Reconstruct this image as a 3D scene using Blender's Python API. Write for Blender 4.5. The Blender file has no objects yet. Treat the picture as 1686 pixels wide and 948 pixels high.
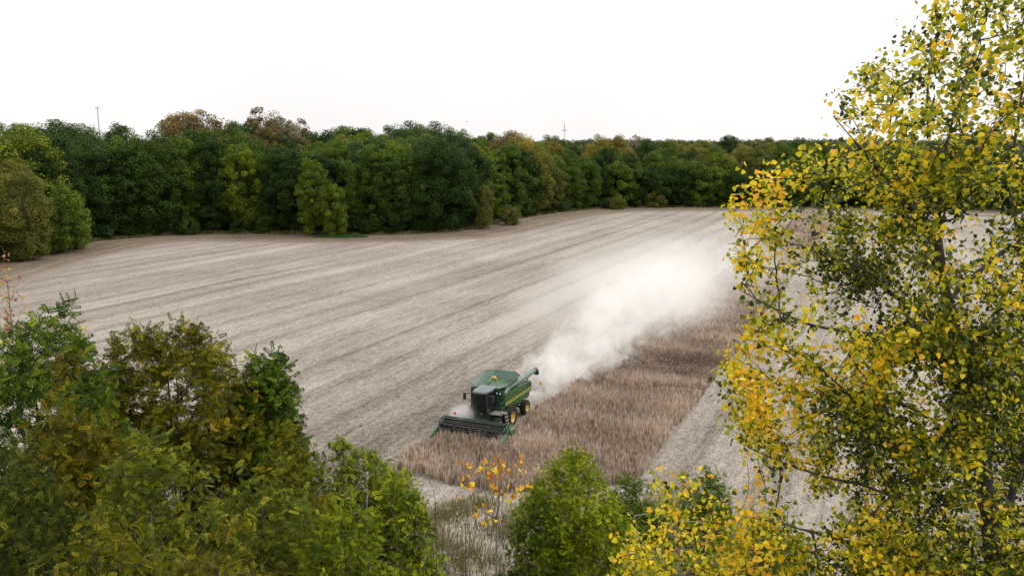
import bpy, math, random
import numpy as np
from mathutils import Vector, Matrix

S = bpy.context.scene
COL = S.collection
R = math.radians
random.seed(5)
rng = np.random.default_rng(11)

# ------------------------------------------------------------------ camera
FPX, CAM_H = 1400.0, 23.4
TILT = math.atan(237 / FPX)
cam = bpy.data.objects.new('camera', bpy.data.cameras.new('camera'))
COL.objects.link(cam)
cam.location = (0, 0, CAM_H)
cam.rotation_euler = (R(90) - TILT, 0, 0)
cam.data.sensor_width = 36
cam.data.lens = FPX / 1686 * 36
cam.data.clip_start = 0.2
cam.data.clip_end = 9000
S.camera = cam


def ray(px, py):
    u, v = (px - 843) / FPX, (474 - py) / FPX
    return np.array([u, math.cos(TILT) + v * math.sin(TILT), -math.sin(TILT) + v * math.cos(TILT)])


def at(px, py, dist):
    """World point seen at a photo pixel, DIST metres in front (along +Y)."""
    d = ray(px, py)
    return np.array([0, 0, CAM_H]) + d * (dist / d[1])


# ------------------------------------------------------------------ properties
def tag(o, label=None, cat=None, group=None, kind=None):
    if label: o['label'] = label
    if cat: o['category'] = cat
    if group: o['group'] = group
    if kind: o['kind'] = kind
    return o


def thing(name, label, cat, loc=(0, 0, 0), rotz=0.0, group=None):
    o = bpy.data.objects.new(name, None)
    COL.objects.link(o)
    o.location = [float(c) for c in loc]
    o.rotation_euler = (0, 0, rotz)
    o.empty_display_size = 0.5
    return tag(o, label, cat, group)


def link(name, me, parent=None):
    o = bpy.data.objects.new(name, me)
    COL.objects.link(o)
    if parent is not None: o.parent = parent
    return o


# ------------------------------------------------------------------ mesh from arrays
def mesh_np(name, verts, faces, mats=(), smooth=False, attrs=None, mat_idx=None):
    """faces: list of (M,k) int arrays; attrs: {name: per-vertex floats}."""
    me = bpy.data.meshes.new(name)
    verts = np.asarray(verts, np.float32)
    faces = [np.asarray(f, np.int32) for f in faces if len(f)]
    me.vertices.add(len(verts))
    me.vertices.foreach_set('co', verts.ravel())
    loops = np.concatenate([f.ravel() for f in faces])
    sizes = np.concatenate([np.full(len(f), f.shape[1], np.int32) for f in faces])
    starts = np.concatenate([[0], np.cumsum(sizes)[:-1]]).astype(np.int32)
    me.loops.add(len(loops))
    me.loops.foreach_set('vertex_index', loops)
    me.polygons.add(len(sizes))
    me.polygons.foreach_set('loop_start', starts)
    me.polygons.foreach_set('loop_total', sizes)
    for m in mats: me.materials.append(m)
    if mat_idx is not None:
        me.polygons.foreach_set('material_index', np.asarray(mat_idx, np.int32))
    me.polygons.foreach_set('use_smooth', np.full(len(sizes), bool(smooth)))
    for k, v in (attrs or {}).items():
        a = me.attributes.new(k, 'FLOAT', 'POINT')
        a.data.foreach_set('value', np.asarray(v, np.float32))
    me.update(calc_edges=True)
    me.validate()
    return me


def unit(v):
    return v / np.maximum(np.linalg.norm(v, axis=-1, keepdims=True), 1e-9)


def frames(n, up):
    """(N,3,3) rows: x axis, y axis (closest to up), z axis = n."""
    n = unit(n)
    y = unit(up - (up * n).sum(-1, keepdims=True) * n)
    return np.stack([np.cross(y, n), y, n], axis=1)


def stamp(tv, tf, pos, fr, scale):
    """Copies of template verts TV / faces TF at POS with frames FR."""
    tv = np.asarray(tv, float)
    N, k = len(pos), len(tv)
    sc = np.asarray(scale, float).reshape(N, 1, -1)
    v = (tv[None] * sc) @ fr + pos[:, None, :]
    off = (np.arange(N) * k)[:, None, None]
    out = []
    for f in tf:
        f = np.asarray(f, np.int64)
        out.append((f[None] + off).reshape(-1, f.shape[1]))
    return v.reshape(-1, 3), out


def rand_dir(n, r=None):
    r = r or rng
    return unit(r.normal(size=(n, 3)))


def frusta(a, b, ra, rb, sides=5):
    """Open tapered tubes from A to B (arrays)."""
    d = unit(b - a)
    ref = np.where(np.abs(d[:, 2:3]) > 0.9, np.array([[1.0, 0, 0]]), np.array([[0, 0, 1.0]]))
    x = unit(np.cross(ref, d)); y = np.cross(d, x)
    t = np.arange(sides) / sides * 2 * math.pi
    ring = np.cos(t)[None, :, None] * x[:, None] + np.sin(t)[None, :, None] * y[:, None]
    va = a[:, None] + ring * np.asarray(ra)[:, None, None]
    vb = b[:, None] + ring * np.asarray(rb)[:, None, None]
    v = np.concatenate([va, vb], axis=1)
    i = np.arange(sides); j = (i + 1) % sides
    f = np.stack([i, j, j + sides, i + sides], 1)
    F = (f[None] + (np.arange(len(a)) * 2 * sides)[:, None, None]).reshape(-1, 4)
    return v.reshape(-1, 3), F


# ------------------------------------------------------------------ materials
def new_mat(name):
    m = bpy.data.materials.new(name)
    m.use_nodes = True
    nt = m.node_tree
    nt.nodes.clear()
    out = nt.nodes.new('ShaderNodeOutputMaterial')
    return m, nt, out


class NT:
    """Tiny node helper."""
    def __init__(s, nt): s.nt = nt

    def n(s, typ, **kw):
        nd = s.nt.nodes.new(typ)
        for k, v in kw.items(): setattr(nd, k, v)
        return nd

    def l(s, a, b): s.nt.links.new(a, b)

    def val(s, sock, v):
        if isinstance(v, (int, float)): sock.default_value = v
        elif isinstance(v, tuple): sock.default_value = v
        else: s.l(v, sock)

    def math(s, op, a, b=0.0, c=None, clamp=False):
        nd = s.n('ShaderNodeMath', operation=op); nd.use_clamp = clamp
        s.val(nd.inputs[0], a); s.val(nd.inputs[1], b)
        if c is not None: s.val(nd.inputs[2], c)
        return nd.outputs[0]

    def ramp(s, fac, stops, interp='LINEAR'):
        nd = s.n('ShaderNodeValToRGB'); cr = nd.color_ramp; cr.interpolation = interp
        while len(cr.elements) < len(stops): cr.elements.new(0.5)
        for e, (p, c) in zip(cr.elements, stops):
            e.position = p; e.color = (*c, 1) if len(c) == 3 else c
        s.l(fac, nd.inputs[0])
        return nd.outputs[0]

    def mixc(s, fac, a, b, mode='MIX'):
        nd = s.n('ShaderNodeMix', data_type='RGBA', blend_type=mode)
        s.val(nd.inputs[0], fac); s.val(nd.inputs[6], a); s.val(nd.inputs[7], b)
        return nd.outputs[2]

    def noise(s, vec, scale, detail=3, rough=0.55, out=0, distortion=0.0):
        nd = s.n('ShaderNodeTexNoise')
        nd.inputs['Scale'].default_value = scale
        nd.inputs['Detail'].default_value = detail
        nd.inputs['Roughness'].default_value = rough
        nd.inputs['Distortion'].default_value = distortion
        if vec is not None: s.l(vec, nd.inputs['Vector'])
        return nd.outputs[out]

    def comb(s, x, y, z):
        nd = s.n('ShaderNodeCombineXYZ')
        s.val(nd.inputs[0], x); s.val(nd.inputs[1], y); s.val(nd.inputs[2], z)
        return nd.outputs[0]

    def maprange(s, v, a, b, c=0.0, d=1.0, smooth=True):
        nd = s.n('ShaderNodeMapRange', interpolation_type='SMOOTHSTEP' if smooth else 'LINEAR')
        s.val(nd.inputs[0], v)
        for i, q in zip((1, 2, 3, 4), (a, b, c, d)): s.val(nd.inputs[i], q)
        return nd.outputs[0]


def leaf_mat(name, cols, transl=0.22, vary=0.12, rough=0.6, spec=0.10):
    """Leaf colour from the per-leaf attribute 'tint' through COLS, plus object-to-object variation."""
    m, nt, out = new_mat(name); q = NT(nt)
    at_ = q.n('ShaderNodeAttribute', attribute_name='tint')
    oi = q.n('ShaderNodeObjectInfo')
    fac = q.math('ADD', at_.outputs['Fac'], q.math('MULTIPLY', q.math('SUBTRACT', oi.outputs['Random'], 0.5), vary * 2), clamp=True)
    k = len(cols)
    col = q.ramp(fac, [(i / (k - 1), c) for i, c in enumerate(cols)])
    b = q.n('ShaderNodeBsdfPrincipled')
    q.l(col, b.inputs['Base Color'])
    b.inputs['Roughness'].default_value = rough
    b.inputs['Specular IOR Level'].default_value = spec
    t = q.n('ShaderNodeBsdfTranslucent')
    q.l(col, t.inputs['Color'])
    mx = q.n('ShaderNodeMixShader'); mx.inputs[0].default_value = transl
    q.l(b.outputs[0], mx.inputs[1]); q.l(t.outputs[0], mx.inputs[2])
    q.l(mx.outputs[0], out.inputs['Surface'])
    return m


def bark_mat(name, c1, c2, scale=6.0):
    m, nt, out = new_mat(name); q = NT(nt)
    tc = q.n('ShaderNodeTexCoord')
    mp = q.n('ShaderNodeMapping'); mp.inputs['Scale'].default_value = (1, 1, 0.25)
    q.l(tc.outputs['Object'], mp.inputs[0])
    f = q.noise(mp.outputs[0], scale, 5, 0.65)
    col = q.ramp(f, [(0.32, c1), (0.68, c2)])
    b = q.n('ShaderNodeBsdfPrincipled'); b.inputs['Roughness'].default_value = 0.9
    q.l(col, b.inputs['Base Color'])
    bp = q.n('ShaderNodeBump'); bp.inputs['Strength'].default_value = 0.6; bp.inputs['Distance'].default_value = 0.03
    q.l(f, bp.inputs['Height']); q.l(bp.outputs[0], b.inputs['Normal'])
    q.l(b.outputs[0], out.inputs['Surface'])
    return m


def paint(name, col, rough=0.4, metal=0.0, spec=0.5, dust=0.35, dust_col=(0.22, 0.19, 0.16), coat=0.0):
    """Painted or moulded machine surface with dust lying mostly on upward faces and in patches."""
    m, nt, out = new_mat(name); q = NT(nt)
    tc = q.n('ShaderNodeTexCoord'); g = q.n('ShaderNodeNewGeometry')
    f = q.noise(tc.outputs['Object'], 1.7, 5, 0.65)
    sep = q.n('ShaderNodeSeparateXYZ'); q.l(g.outputs['Normal'], sep.inputs[0])
    up = q.maprange(sep.outputs[2], 0.2, 1.0, 0.25, 1.0)
    d = q.math('MULTIPLY', q.math('MULTIPLY', q.maprange(f, 0.3, 0.75), up), dust)
    c = q.mixc(d, (*col, 1), (*dust_col, 1))
    b = q.n('ShaderNodeBsdfPrincipled')
    q.l(c, b.inputs['Base Color'])
    b.inputs['Metallic'].default_value = metal
    b.inputs['Specular IOR Level'].default_value = spec
    b.inputs['Coat Weight'].default_value = coat
    q.l(q.math('ADD', q.math('MULTIPLY', d, 0.5), rough, clamp=True), b.inputs['Roughness'])
    q.l(b.outputs[0], out.inputs['Surface'])
    return m


M = {}
M['bark_dark'] = bark_mat('bark_dark', (0.018, 0.014, 0.011), (0.06, 0.05, 0.042))
M['bark_grey'] = bark_mat('bark_grey', (0.05, 0.045, 0.04), (0.20, 0.18, 0.16))
M['bark_pale'] = bark_mat('bark_pale', (0.12, 0.11, 0.10), (0.34, 0.31, 0.28))

# woodland colour classes: dark, mid, light tint of the leaf itself
WOOD = {
    'dark green': [(0.014, 0.032, 0.005), (0.030, 0.060, 0.008), (0.060, 0.100, 0.013)],
    'blue green': [(0.016, 0.038, 0.012), (0.032, 0.070, 0.020), (0.058, 0.108, 0.030)],
    'mid green': [(0.030, 0.058, 0.007), (0.068, 0.115, 0.010), (0.130, 0.180, 0.016)],
    'fresh green': [(0.034, 0.060, 0.006), (0.085, 0.125, 0.009), (0.175, 0.215, 0.015)],
    'yellow green': [(0.070, 0.100, 0.010), (0.150, 0.185, 0.014), (0.27, 0.28, 0.022)],
    'olive': [(0.058, 0.070, 0.014), (0.120, 0.125, 0.020), (0.20, 0.185, 0.030)],
    'golden': [(0.11, 0.10, 0.015), (0.22, 0.175, 0.024), (0.34, 0.25, 0.035)],
    'rust brown': [(0.10, 0.075, 0.030), (0.19, 0.130, 0.045), (0.28, 0.19, 0.065)],
    'grey brown': [(0.14, 0.12, 0.085), (0.22, 0.19, 0.13), (0.30, 0.26, 0.18)],
}
for k, v in WOOD.items():
    M['wood_' + k] = leaf_mat('leaves_' + k.replace(' ', '_'), v, transl=0.18, vary=0.22)

# ------------------------------------------------------------------ terrain
EDGE = np.array([(-86, 60), (-96, 100), (-103, 140), (-106, 168), (-105.5, 184), (-102.8, 206.7), (-87.7, 224), (-70, 224.5), (-48.3, 222.2), (-30, 223), (-16.9, 228.4),
                 (-4.2, 257.3), (5, 279), (16.3, 296.9), (35.5, 316), (60, 319), (90.6, 320.1), (120, 317), (144.4, 311), (180.2, 302), (230, 290), (280, 280)], float)


def hz(x, y):
    r = np.sqrt(x * x + y * y)
    t = np.clip((r - 330) / 420, 0, 1)
    return 8.0 * t * t * (3 - 2 * t) + np.clip((r - 700) / 1500, 0, 1) * 4


def seg_dist(P, poly):
    """Unsigned distance from points (N,2) to an open polyline."""
    best = np.full(len(P), 1e9)
    for a, b in zip(poly[:-1], poly[1:]):
        ab = b - a
        t = np.clip(((P - a) @ ab) / (ab @ ab), 0, 1)
        best = np.minimum(best, np.linalg.norm(P - (a + t[:, None] * ab), axis=1))
    return best


def in_poly(P, poly):
    x, y = P[:, 0], P[:, 1]
    c = np.zeros(len(P), bool)
    j = len(poly) - 1
    for i in range(len(poly)):
        xi, yi = poly[i]; xj, yj = poly[j]
        hit = ((yi > y) != (yj > y)) & (x < (xj - xi) * (y - yi) / (yj - yi + 1e-12) + xi)
        c ^= hit
        j = i
    return c


def ground_material():
    m, nt, out = new_mat('woodland_floor'); q = NT(nt)
    tc = q.n('ShaderNodeTexCoord')
    f = q.noise(tc.outputs['Object'], 0.35, 6, 0.7)
    c = q.ramp(f, [(0.3, (0.02, 0.024, 0.010)), (0.5, (0.05, 0.05, 0.022)), (0.72, (0.10, 0.085, 0.05))])
    b = q.n('ShaderNodeBsdfPrincipled'); b.inputs['Roughness'].default_value = 0.95
    b.inputs['Specular IOR Level'].default_value = 0.1
    q.l(c, b.inputs['Base Color']); q.l(b.outputs[0], out.inputs['Surface'])
    return m


radii = np.concatenate([np.linspace(0, 800, 60), np.linspace(850, 7000, 40)])
ang = np.linspace(0, 2 * math.pi, 97)[:-1]
gx = (radii[:, None] * np.sin(ang)[None]).ravel(); gy = (radii[:, None] * np.cos(ang)[None]).ravel()
nA = len(ang)
ii, jj = np.meshgrid(np.arange(len(radii) - 1), np.arange(nA), indexing='ij')
ii, jj = ii.ravel(), jj.ravel()
gf = np.stack([ii * nA + jj, (ii + 1) * nA + jj, (ii + 1) * nA + (jj + 1) % nA, ii * nA + (jj + 1) % nA], 1)
me = mesh_np('ground', np.stack([gx, gy, hz(gx, gy)], 1), [gf[:, ::-1]], [ground_material()], smooth=True)
tag(link('ground', me), kind='structure')

ROW = R(24.0)                      # direction in which the field was drilled and is being cut


def field_material():
    m, nt, out = new_mat('soybean_stubble'); q = NT(nt)
    tc = q.n('ShaderNodeTexCoord')
    sp = q.n('ShaderNodeSeparateXYZ'); q.l(tc.outputs['Object'], sp.inputs[0])
    x, y = sp.outputs[0], sp.outputs[1]
    c = q.math('SUBTRACT', q.math('MULTIPLY', x, math.cos(ROW)), q.math('MULTIPLY', y, math.sin(ROW)))
    s = q.math('ADD', q.math('MULTIPLY', x, math.sin(ROW)), q.math('MULTIPLY', y, math.cos(ROW)))
    hl = q.n('ShaderNodeAttribute', attribute_name='headland').outputs['Fac']
    ed = q.n('ShaderNodeAttribute', attribute_name='edge_distance').outputs['Fac']
    wob = q.math('MULTIPLY', q.math('SUBTRACT', q.noise(q.comb(s, c, 0.0), 0.03, 2), 0.5), 1.6)
    cc = q.math('ADD', c, wob)
    # cross-swath coordinate: pass number inside the field, distance from the wood on the headland
    mixv = q.n('ShaderNodeMix', data_type='FLOAT'); q.l(hl, mixv.inputs[0]); q.l(cc, mixv.inputs[2])
    q.l(q.math('ADD', ed, wob), mixv.inputs[3])
    w = mixv.outputs[0]
    streak = q.noise(q.comb(w, q.math('MULTIPLY', s, 0.018), 0.0), 0.55, 5, 0.66)
    fine = q.noise(q.comb(w, q.math('MULTIPLY', s, 0.16), 3.0), 2.6, 3, 0.6)
    ph = q.math('FRACT', q.math('DIVIDE', w, 6.1))
    tri = q.math('ABSOLUTE', q.math('SUBTRACT', ph, 0.5))
    line = q.maprange(tri, 0.43, 0.495)
    patch = q.maprange(q.noise(q.comb(q.math('MULTIPLY', w, 0.42), q.math('MULTIPLY', s, 0.02), 7.0), 0.35, 3), 0.47, 0.66)
    line = q.math('MULTIPLY', line, patch)
    pale = q.math('SUBTRACT', 1.0, q.maprange(tri, 0.18, 0.42))     # chaff spread in the middle of each pass
    chaff = q.noise(tc.outputs['Object'], 8.5, 4, 0.8)               # single stalks, clods and pods
    chaff2 = q.noise(tc.outputs['Object'], 1.9, 6, 0.75)
    big = q.noise(tc.outputs['Object'], 0.035, 4, 0.6)
    v = q.math('ADD', 0.435, q.math('MULTIPLY', q.math('SUBTRACT', streak, 0.5), 0.52))
    v = q.math('ADD', v, q.math('MULTIPLY', q.math('SUBTRACT', fine, 0.5), 0.48))
    v = q.math('ADD', v, q.math('MULTIPLY', q.math('SUBTRACT', chaff, 0.5), 2.1))
    v = q.math('ADD', v, q.math('MULTIPLY', q.math('SUBTRACT', chaff2, 0.5), 0.95))
    v = q.math('ADD', v, q.math('MULTIPLY', q.math('SUBTRACT', big, 0.5), 0.45))
    v = q.math('ADD', v, q.math('MULTIPLY', pale, 0.07))
    v = q.math('SUBTRACT', v, q.math('MULTIPLY', line, 0.22))
    passno = q.n('ShaderNodeTexWhiteNoise', noise_dimensions='1D'); q.l(q.math('FLOOR', q.math('DIVIDE', w, 6.1)), passno.inputs['W'])
    v = q.math('ADD', v, q.math('MULTIPLY', q.math('SUBTRACT', passno.outputs['Value'], 0.5), 0.10))     # each pass left its own amount of chaff
    fresh = q.math('MULTIPLY', q.math('MULTIPLY', q.maprange(c, -60.0, -38.0), q.maprange(c, -31.0, -24.0, 1.0, 0.0)), q.maprange(s, 62.0, 100.0, 1.0, 0.0))
    v = q.math('SUBTRACT', v, q.math('MULTIPLY', fresh, 0.16))                                           # newest swaths, not yet bleached
    clump = q.maprange(q.noise(q.comb(w, q.math('MULTIPLY', s, 0.3), 11.0), 0.5, 4, 0.65), 0.52, 0.75)
    v = q.math('SUBTRACT', v, q.math('MULTIPLY', clump, 0.11))
    v = q.math('SUBTRACT', v, q.math('MULTIPLY', hl, 0.16))
    col = q.ramp(v, [(0.02, (0.050, 0.040, 0.030)), (0.28, (0.128, 0.108, 0.088)), (0.52, (0.225, 0.198, 0.169)), (0.85, (0.375, 0.338, 0.297))])
    warm = q.mixc(q.math('MULTIPLY', hl, 0.8), (1, 1, 1, 1), (0.86, 0.76, 0.63, 1))
    col = q.mixc(1.0, col, warm, 'MULTIPLY')
    b = q.n('ShaderNodeBsdfPrincipled'); b.inputs['Roughness'].default_value = 0.9
    b.inputs['Specular IOR Level'].default_value = 0.15
    q.l(col, b.inputs['Base Color'])
    bp = q.n('ShaderNodeBump'); bp.inputs['Strength'].default_value = 0.9; bp.inputs['Distance'].default_value = 0.06
    q.l(q.math('ADD', chaff, q.math('MULTIPLY', line, -0.8)), bp.inputs['Height'])
    q.l(bp.outputs[0], b.inputs['Normal'])
    q.l(b.outputs[0], out.inputs['Surface'])
    return m


FIELD = np.concatenate([EDGE, [(290, 60), (150, 36), (60, 34), (0, 35), (-40, 38), (-70, 44)]])
st = 1.0
xs = np.arange(-110, 292, st); ys = np.arange(30, 324, st)
GX, GY = np.meshgrid(xs, ys, indexing='ij')
P2 = np.stack([GX.ravel(), GY.ravel()], 1)
cell = in_poly(P2 + st / 2, FIELD).reshape(GX.shape)
cell[-1] = False; cell[:, -1] = False
ci, cj = np.nonzero(cell)
ny = len(ys)
f = np.stack([ci * ny + cj, (ci + 1) * ny + cj, (ci + 1) * ny + cj + 1, ci * ny + cj + 1], 1)
used = np.unique(f); remap = np.full(len(P2), -1); remap[used] = np.arange(len(used))
PF = P2[used]
ed = seg_dist(PF, EDGE)
head = np.clip((20 - ed) / 4, 0, 1)
me = mesh_np('field', np.column_stack([PF, np.full(len(PF), 0.02) + hz(PF[:, 0], PF[:, 1])]), [remap[f]], [field_material()], smooth=True,
             attrs={'edge_distance': ed, 'headland': head})
tag(link('field', me), kind='structure')


# ------------------------------------------------------------------ grass and weeds
def blade_mesh(name, base, h, w, lean, mat, tint):
    """One triangle-pair blade per base point."""
    n = len(base)
    a = rng.uniform(0, 2 * math.pi, n)
    side = np.stack([np.cos(a), np.sin(a), np.zeros(n)], 1) * (w / 2)[:, None]
    b = rng.uniform(0, 2 * math.pi, n)
    tip = base + np.stack([np.cos(b) * lean * h, np.sin(b) * lean * h, h], 1)
    mid = base * 0.45 + tip * 0.55 + np.stack([np.zeros(n), np.zeros(n), h * 0.08], 1)
    v = np.stack([base - side, base + side, mid + side * 0.7, tip, mid - side * 0.7], 1).reshape(-1, 3)
    o = np.arange(n)[:, None] * 5
    return mesh_np(name, v, [o + np.array([[0, 1, 2, 3, 4]])], [mat], attrs={'tint': np.repeat(tint, 5)})


M['grass'] = leaf_mat('verge_grass', [(0.03, 0.045, 0.012), (0.06, 0.085, 0.018), (0.13, 0.12, 0.045), (0.22, 0.18, 0.09)], transl=0.25, vary=0.0)
M['green_grass'] = leaf_mat('patch_grass', [(0.025, 0.075, 0.022), (0.05, 0.13, 0.035)], transl=0.2, vary=0.0)
M['weed'] = leaf_mat('weed_leaves', [(0.05, 0.07, 0.02), (0.12, 0.13, 0.03), (0.22, 0.18, 0.08), (0.28, 0.22, 0.13)], transl=0.25, vary=0.0)


def along_edge(n, lo, hi, poly=EDGE):
    seg = np.linalg.norm(np.diff(poly, axis=0), axis=1)
    cum = np.concatenate([[0], np.cumsum(seg)])
    t = rng.uniform(0, cum[-1], n)
    k = np.clip(np.searchsorted(cum, t) - 1, 0, len(seg) - 1)
    u = (t - cum[k]) / seg[k]
    p = poly[k] + (poly[k + 1] - poly[k]) * u[:, None]
    d = unit(poly[k + 1] - poly[k])
    nrm = np.stack([-d[:, 1], d[:, 0]], 1)          # points away from the field
    return p + nrm * rng.uniform(lo, hi, n)[:, None]


p = along_edge(42000, -2.2, 6.0)
lump = 0.5 + 0.5 * np.sin(p[:, 0] * 0.9 + np.sin(p[:, 1] * 0.6) * 2)
p[:, :] += rng.normal(0, 0.3, p.shape)
h = rng.uniform(0.25, 0.75, len(p)) * (0.5 + 0.9 * lump)
me = blade_mesh('verge_grass', np.column_stack([p, hz(p[:, 0], p[:, 1])]), h, rng.uniform(0.10, 0.22, len(p)), 0.5, M['grass'], np.clip(lump * 0.6 + rng.uniform(-0.1, 0.4, len(p)), 0, 1))
tag(link('verge_grass', me), 'strip of rough green grass and weeds between the dark wood and the field', 'grass', kind='stuff')

a = rng.uniform(0, 2 * math.pi, 9000); rr = np.sqrt(rng.uniform(0, 1, 9000))
p = np.stack([-43.5 + np.cos(a) * rr * 6.5 + rng.normal(0, .4, 9000), 216.0 + np.sin(a) * rr * 2.6 + rng.normal(0, .3, 9000)], 1)
me = blade_mesh('grass_patch', np.column_stack([p, np.full(9000, 0.02)]), rng.uniform(.15, .4, 9000), rng.uniform(.08, .18, 9000), 0.5, M['green_grass'], rng.uniform(0, 1, 9000))
tag(link('grass_patch', me), 'bright green low patch of grass at the field edge under the wood', 'grass', kind='stuff')

# ------------------------------------------------------------------ standing soybeans
M['soy'] = leaf_mat('dry_soybean', [(0.098, 0.070, 0.052), (0.272, 0.203, 0.157), (0.47, 0.368, 0.292), (0.68, 0.56, 0.455)], transl=0.2, vary=0.0, rough=0.85, spec=0.1)
rowc = lambda P: P[:, 0] * math.cos(ROW) - P[:, 1] * math.sin(ROW)
rows_ = lambda P: P[:, 0] * math.sin(ROW) + P[:, 1] * math.cos(ROW)
CMB = np.array([-1.74, 68.7]); YAW = R(23.3)


def soy_points(n, s0, s1):
    c = rng.uniform(-33.4, -14.9, n); s = rng.uniform(s0, s1, n)
    c = np.round(c / 0.38) * 0.38 + rng.normal(0, 0.07, n)
    P = np.stack([c * math.cos(ROW) + s * math.sin(ROW), -c * math.sin(ROW) + s * math.cos(ROW)], 1)
    wob = 0.5 * np.sin(s * 0.35) + 0.35 * np.sin(s * 0.9 + 1)
    # front boundary of the crop (rounded towards the headland), then the cut swath behind the header
    yfront = 54.6 + np.maximum(0, (-0.5 - P[:, 0])) ** 1.3 * 0.30 + np.maximum(0, P[:, 0] - 1) * 0.24 + 0.3 * np.sin(P[:, 0] * 1.7)
    keep = P[:, 1] > yfront
    keep &= c < -15.1 + 0.25 * wob - np.where(rng.uniform(size=n) < 0.3, rng.uniform(0, 0.8, n), 0)
    loc = P - CMB
    back = loc[:, 0] * math.sin(YAW) + loc[:, 1] * math.cos(YAW)
    keep &= ~((back > -4.05) & (c < -27.3 + 0.3 * wob))
    keep &= c > -32.2 + 0.3 * wob + np.clip(61 - P[:, 1], 0, 6) * 0.25
    return P[keep]


def make_crop(P, blades, wmul, hmul=1.0):
    n = len(P)
    s = rows_(P); c = rowc(P)
    # the trampled, lodged strip that crosses the crop behind the machine
    mid = 87.5 + (c + 20) * 0.30
    lod = np.exp(-((s - mid) / 4.2) ** 2) * (c > -27)
    lod = np.maximum(lod, 0.8 * np.exp(-((s - 78 - (c + 20) * 0.2) / 0.9) ** 2) * (c > -20))
    nz = 0.5 + 0.25 * np.sin(P[:, 0] * 0.55 + 1.3 * np.sin(P[:, 1] * 0.31)) + 0.25 * np.sin(P[:, 1] * 0.8 + P[:, 0] * 0.4)
    base = np.repeat(np.column_stack([P, np.full(n, 0.02)]), blades, axis=0)
    k = len(base)
    ph = rng.uniform(0.60, 1.05, n) * (0.92 + 0.14 * nz) * (1 - 0.80 * lod) * hmul
    h = np.repeat(ph, blades) * rng.uniform(0.7, 1.05, k)
    base[:, :2] += rng.normal(0, 0.06, (k, 2))
    lean = rng.uniform(0.02, 0.34, k) + np.repeat(lod, blades) * 1.1
    w = rng.uniform(0.042, 0.085, k) * wmul
    tint = np.clip(np.repeat(rng.uniform(0, .55, n) + 0.30 * nz - 0.42 * lod, blades) + rng.uniform(-0.12, 0.35, k), 0, 1)
    return base, h, w, lean, tint


parts = [make_crop(soy_points(31000, 42, 100), 5, 1.05), make_crop(soy_points(24000, 100, 180), 4, 1.6), make_crop(soy_points(18000, 180, 305), 3, 2.6)]
base, h, w, lean, tint = [np.concatenate(z) for z in zip(*parts)]
me = blade_mesh('soybean_crop', base, h, w, lean, M['soy'], tint)
tag(link('soybean_crop', me), 'dry brown standing soybeans being cut by the green harvester', 'crop', kind='stuff')

# ------------------------------------------------------------------ woodland trees (prototypes, then copies)
def crown_cloud(r, H, rad, base, nclump, per, leaf, shape='round', clump_r=0.17, gap=0.0):
    """Leaf faces of one crown: clumps spread through an uneven volume; returns verts, faces, tint."""
    cz = (base + 1) / 2 * H; hz_ = (1 - base) / 2 * H
    ph = r.uniform(0, 6.28, 6); kv = r.normal(size=(6, 3)) * 2.4
    d = rand_dir(nclump, r)
    lob = 1 + 0.22 * np.sin(d @ kv.T + ph).mean(1) * 2.0
    rr = np.minimum(r.uniform(0.3, 1.0, nclump) ** 0.40 * lob, 1.0)
    z = d[:, 2] * rr
    if shape == 'round': wid = np.ones(nclump)
    elif shape == 'oval': wid = np.where(z > 0, 1 - 0.45 * np.clip(z, 0, 1), 1.0)
    elif shape == 'spread': wid = np.where(z < 0, 1 + 0.6 * z, 1.05)
    else: wid = np.where(z > -0.4, 0.9 - 0.35 * z, 1.0)
    C = np.stack([d[:, 0] * rr * wid * rad, d[:, 1] * rr * wid * rad, cz + z * hz_], 1)
    cr = rad * clump_r * r.uniform(0.7, 1.6, nclump)
    n = nclump * per
    k = np.repeat(np.arange(nclump), per)
    ld = rand_dir(n, r)
    lr = r.uniform(0.25, 1.0, n) ** 0.5
    pos = C[k] + ld * (lr * cr[k])[:, None] * np.array([1.1, 1.1, 1.0])
    nrm = unit(ld * 0.8 + np.array([0, 0, 0.25]) + r.normal(0, 0.50, (n, 3)))
    fr = frames(nrm, r.normal(size=(n, 3)))
    L = leaf * r.uniform(0.6, 1.35, n)
    tv = np.array([[0, -0.5, 0], [0.33, 0, 0.06], [0, 0.5, 0], [-0.33, 0, 0.06]])
    v, f = stamp(tv, [[[0, 1, 2, 3]]], pos, fr, L)
    tint = np.clip(np.repeat(r.normal(0.45, 0.20, nclump), per) + r.normal(0, 0.13, n), 0, 1)
    keep = v[:, 2].reshape(-1, 4).min(1) > 0.1
    f = [f[0][keep]]
    return v, f, np.repeat(tint, 4), C


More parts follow.
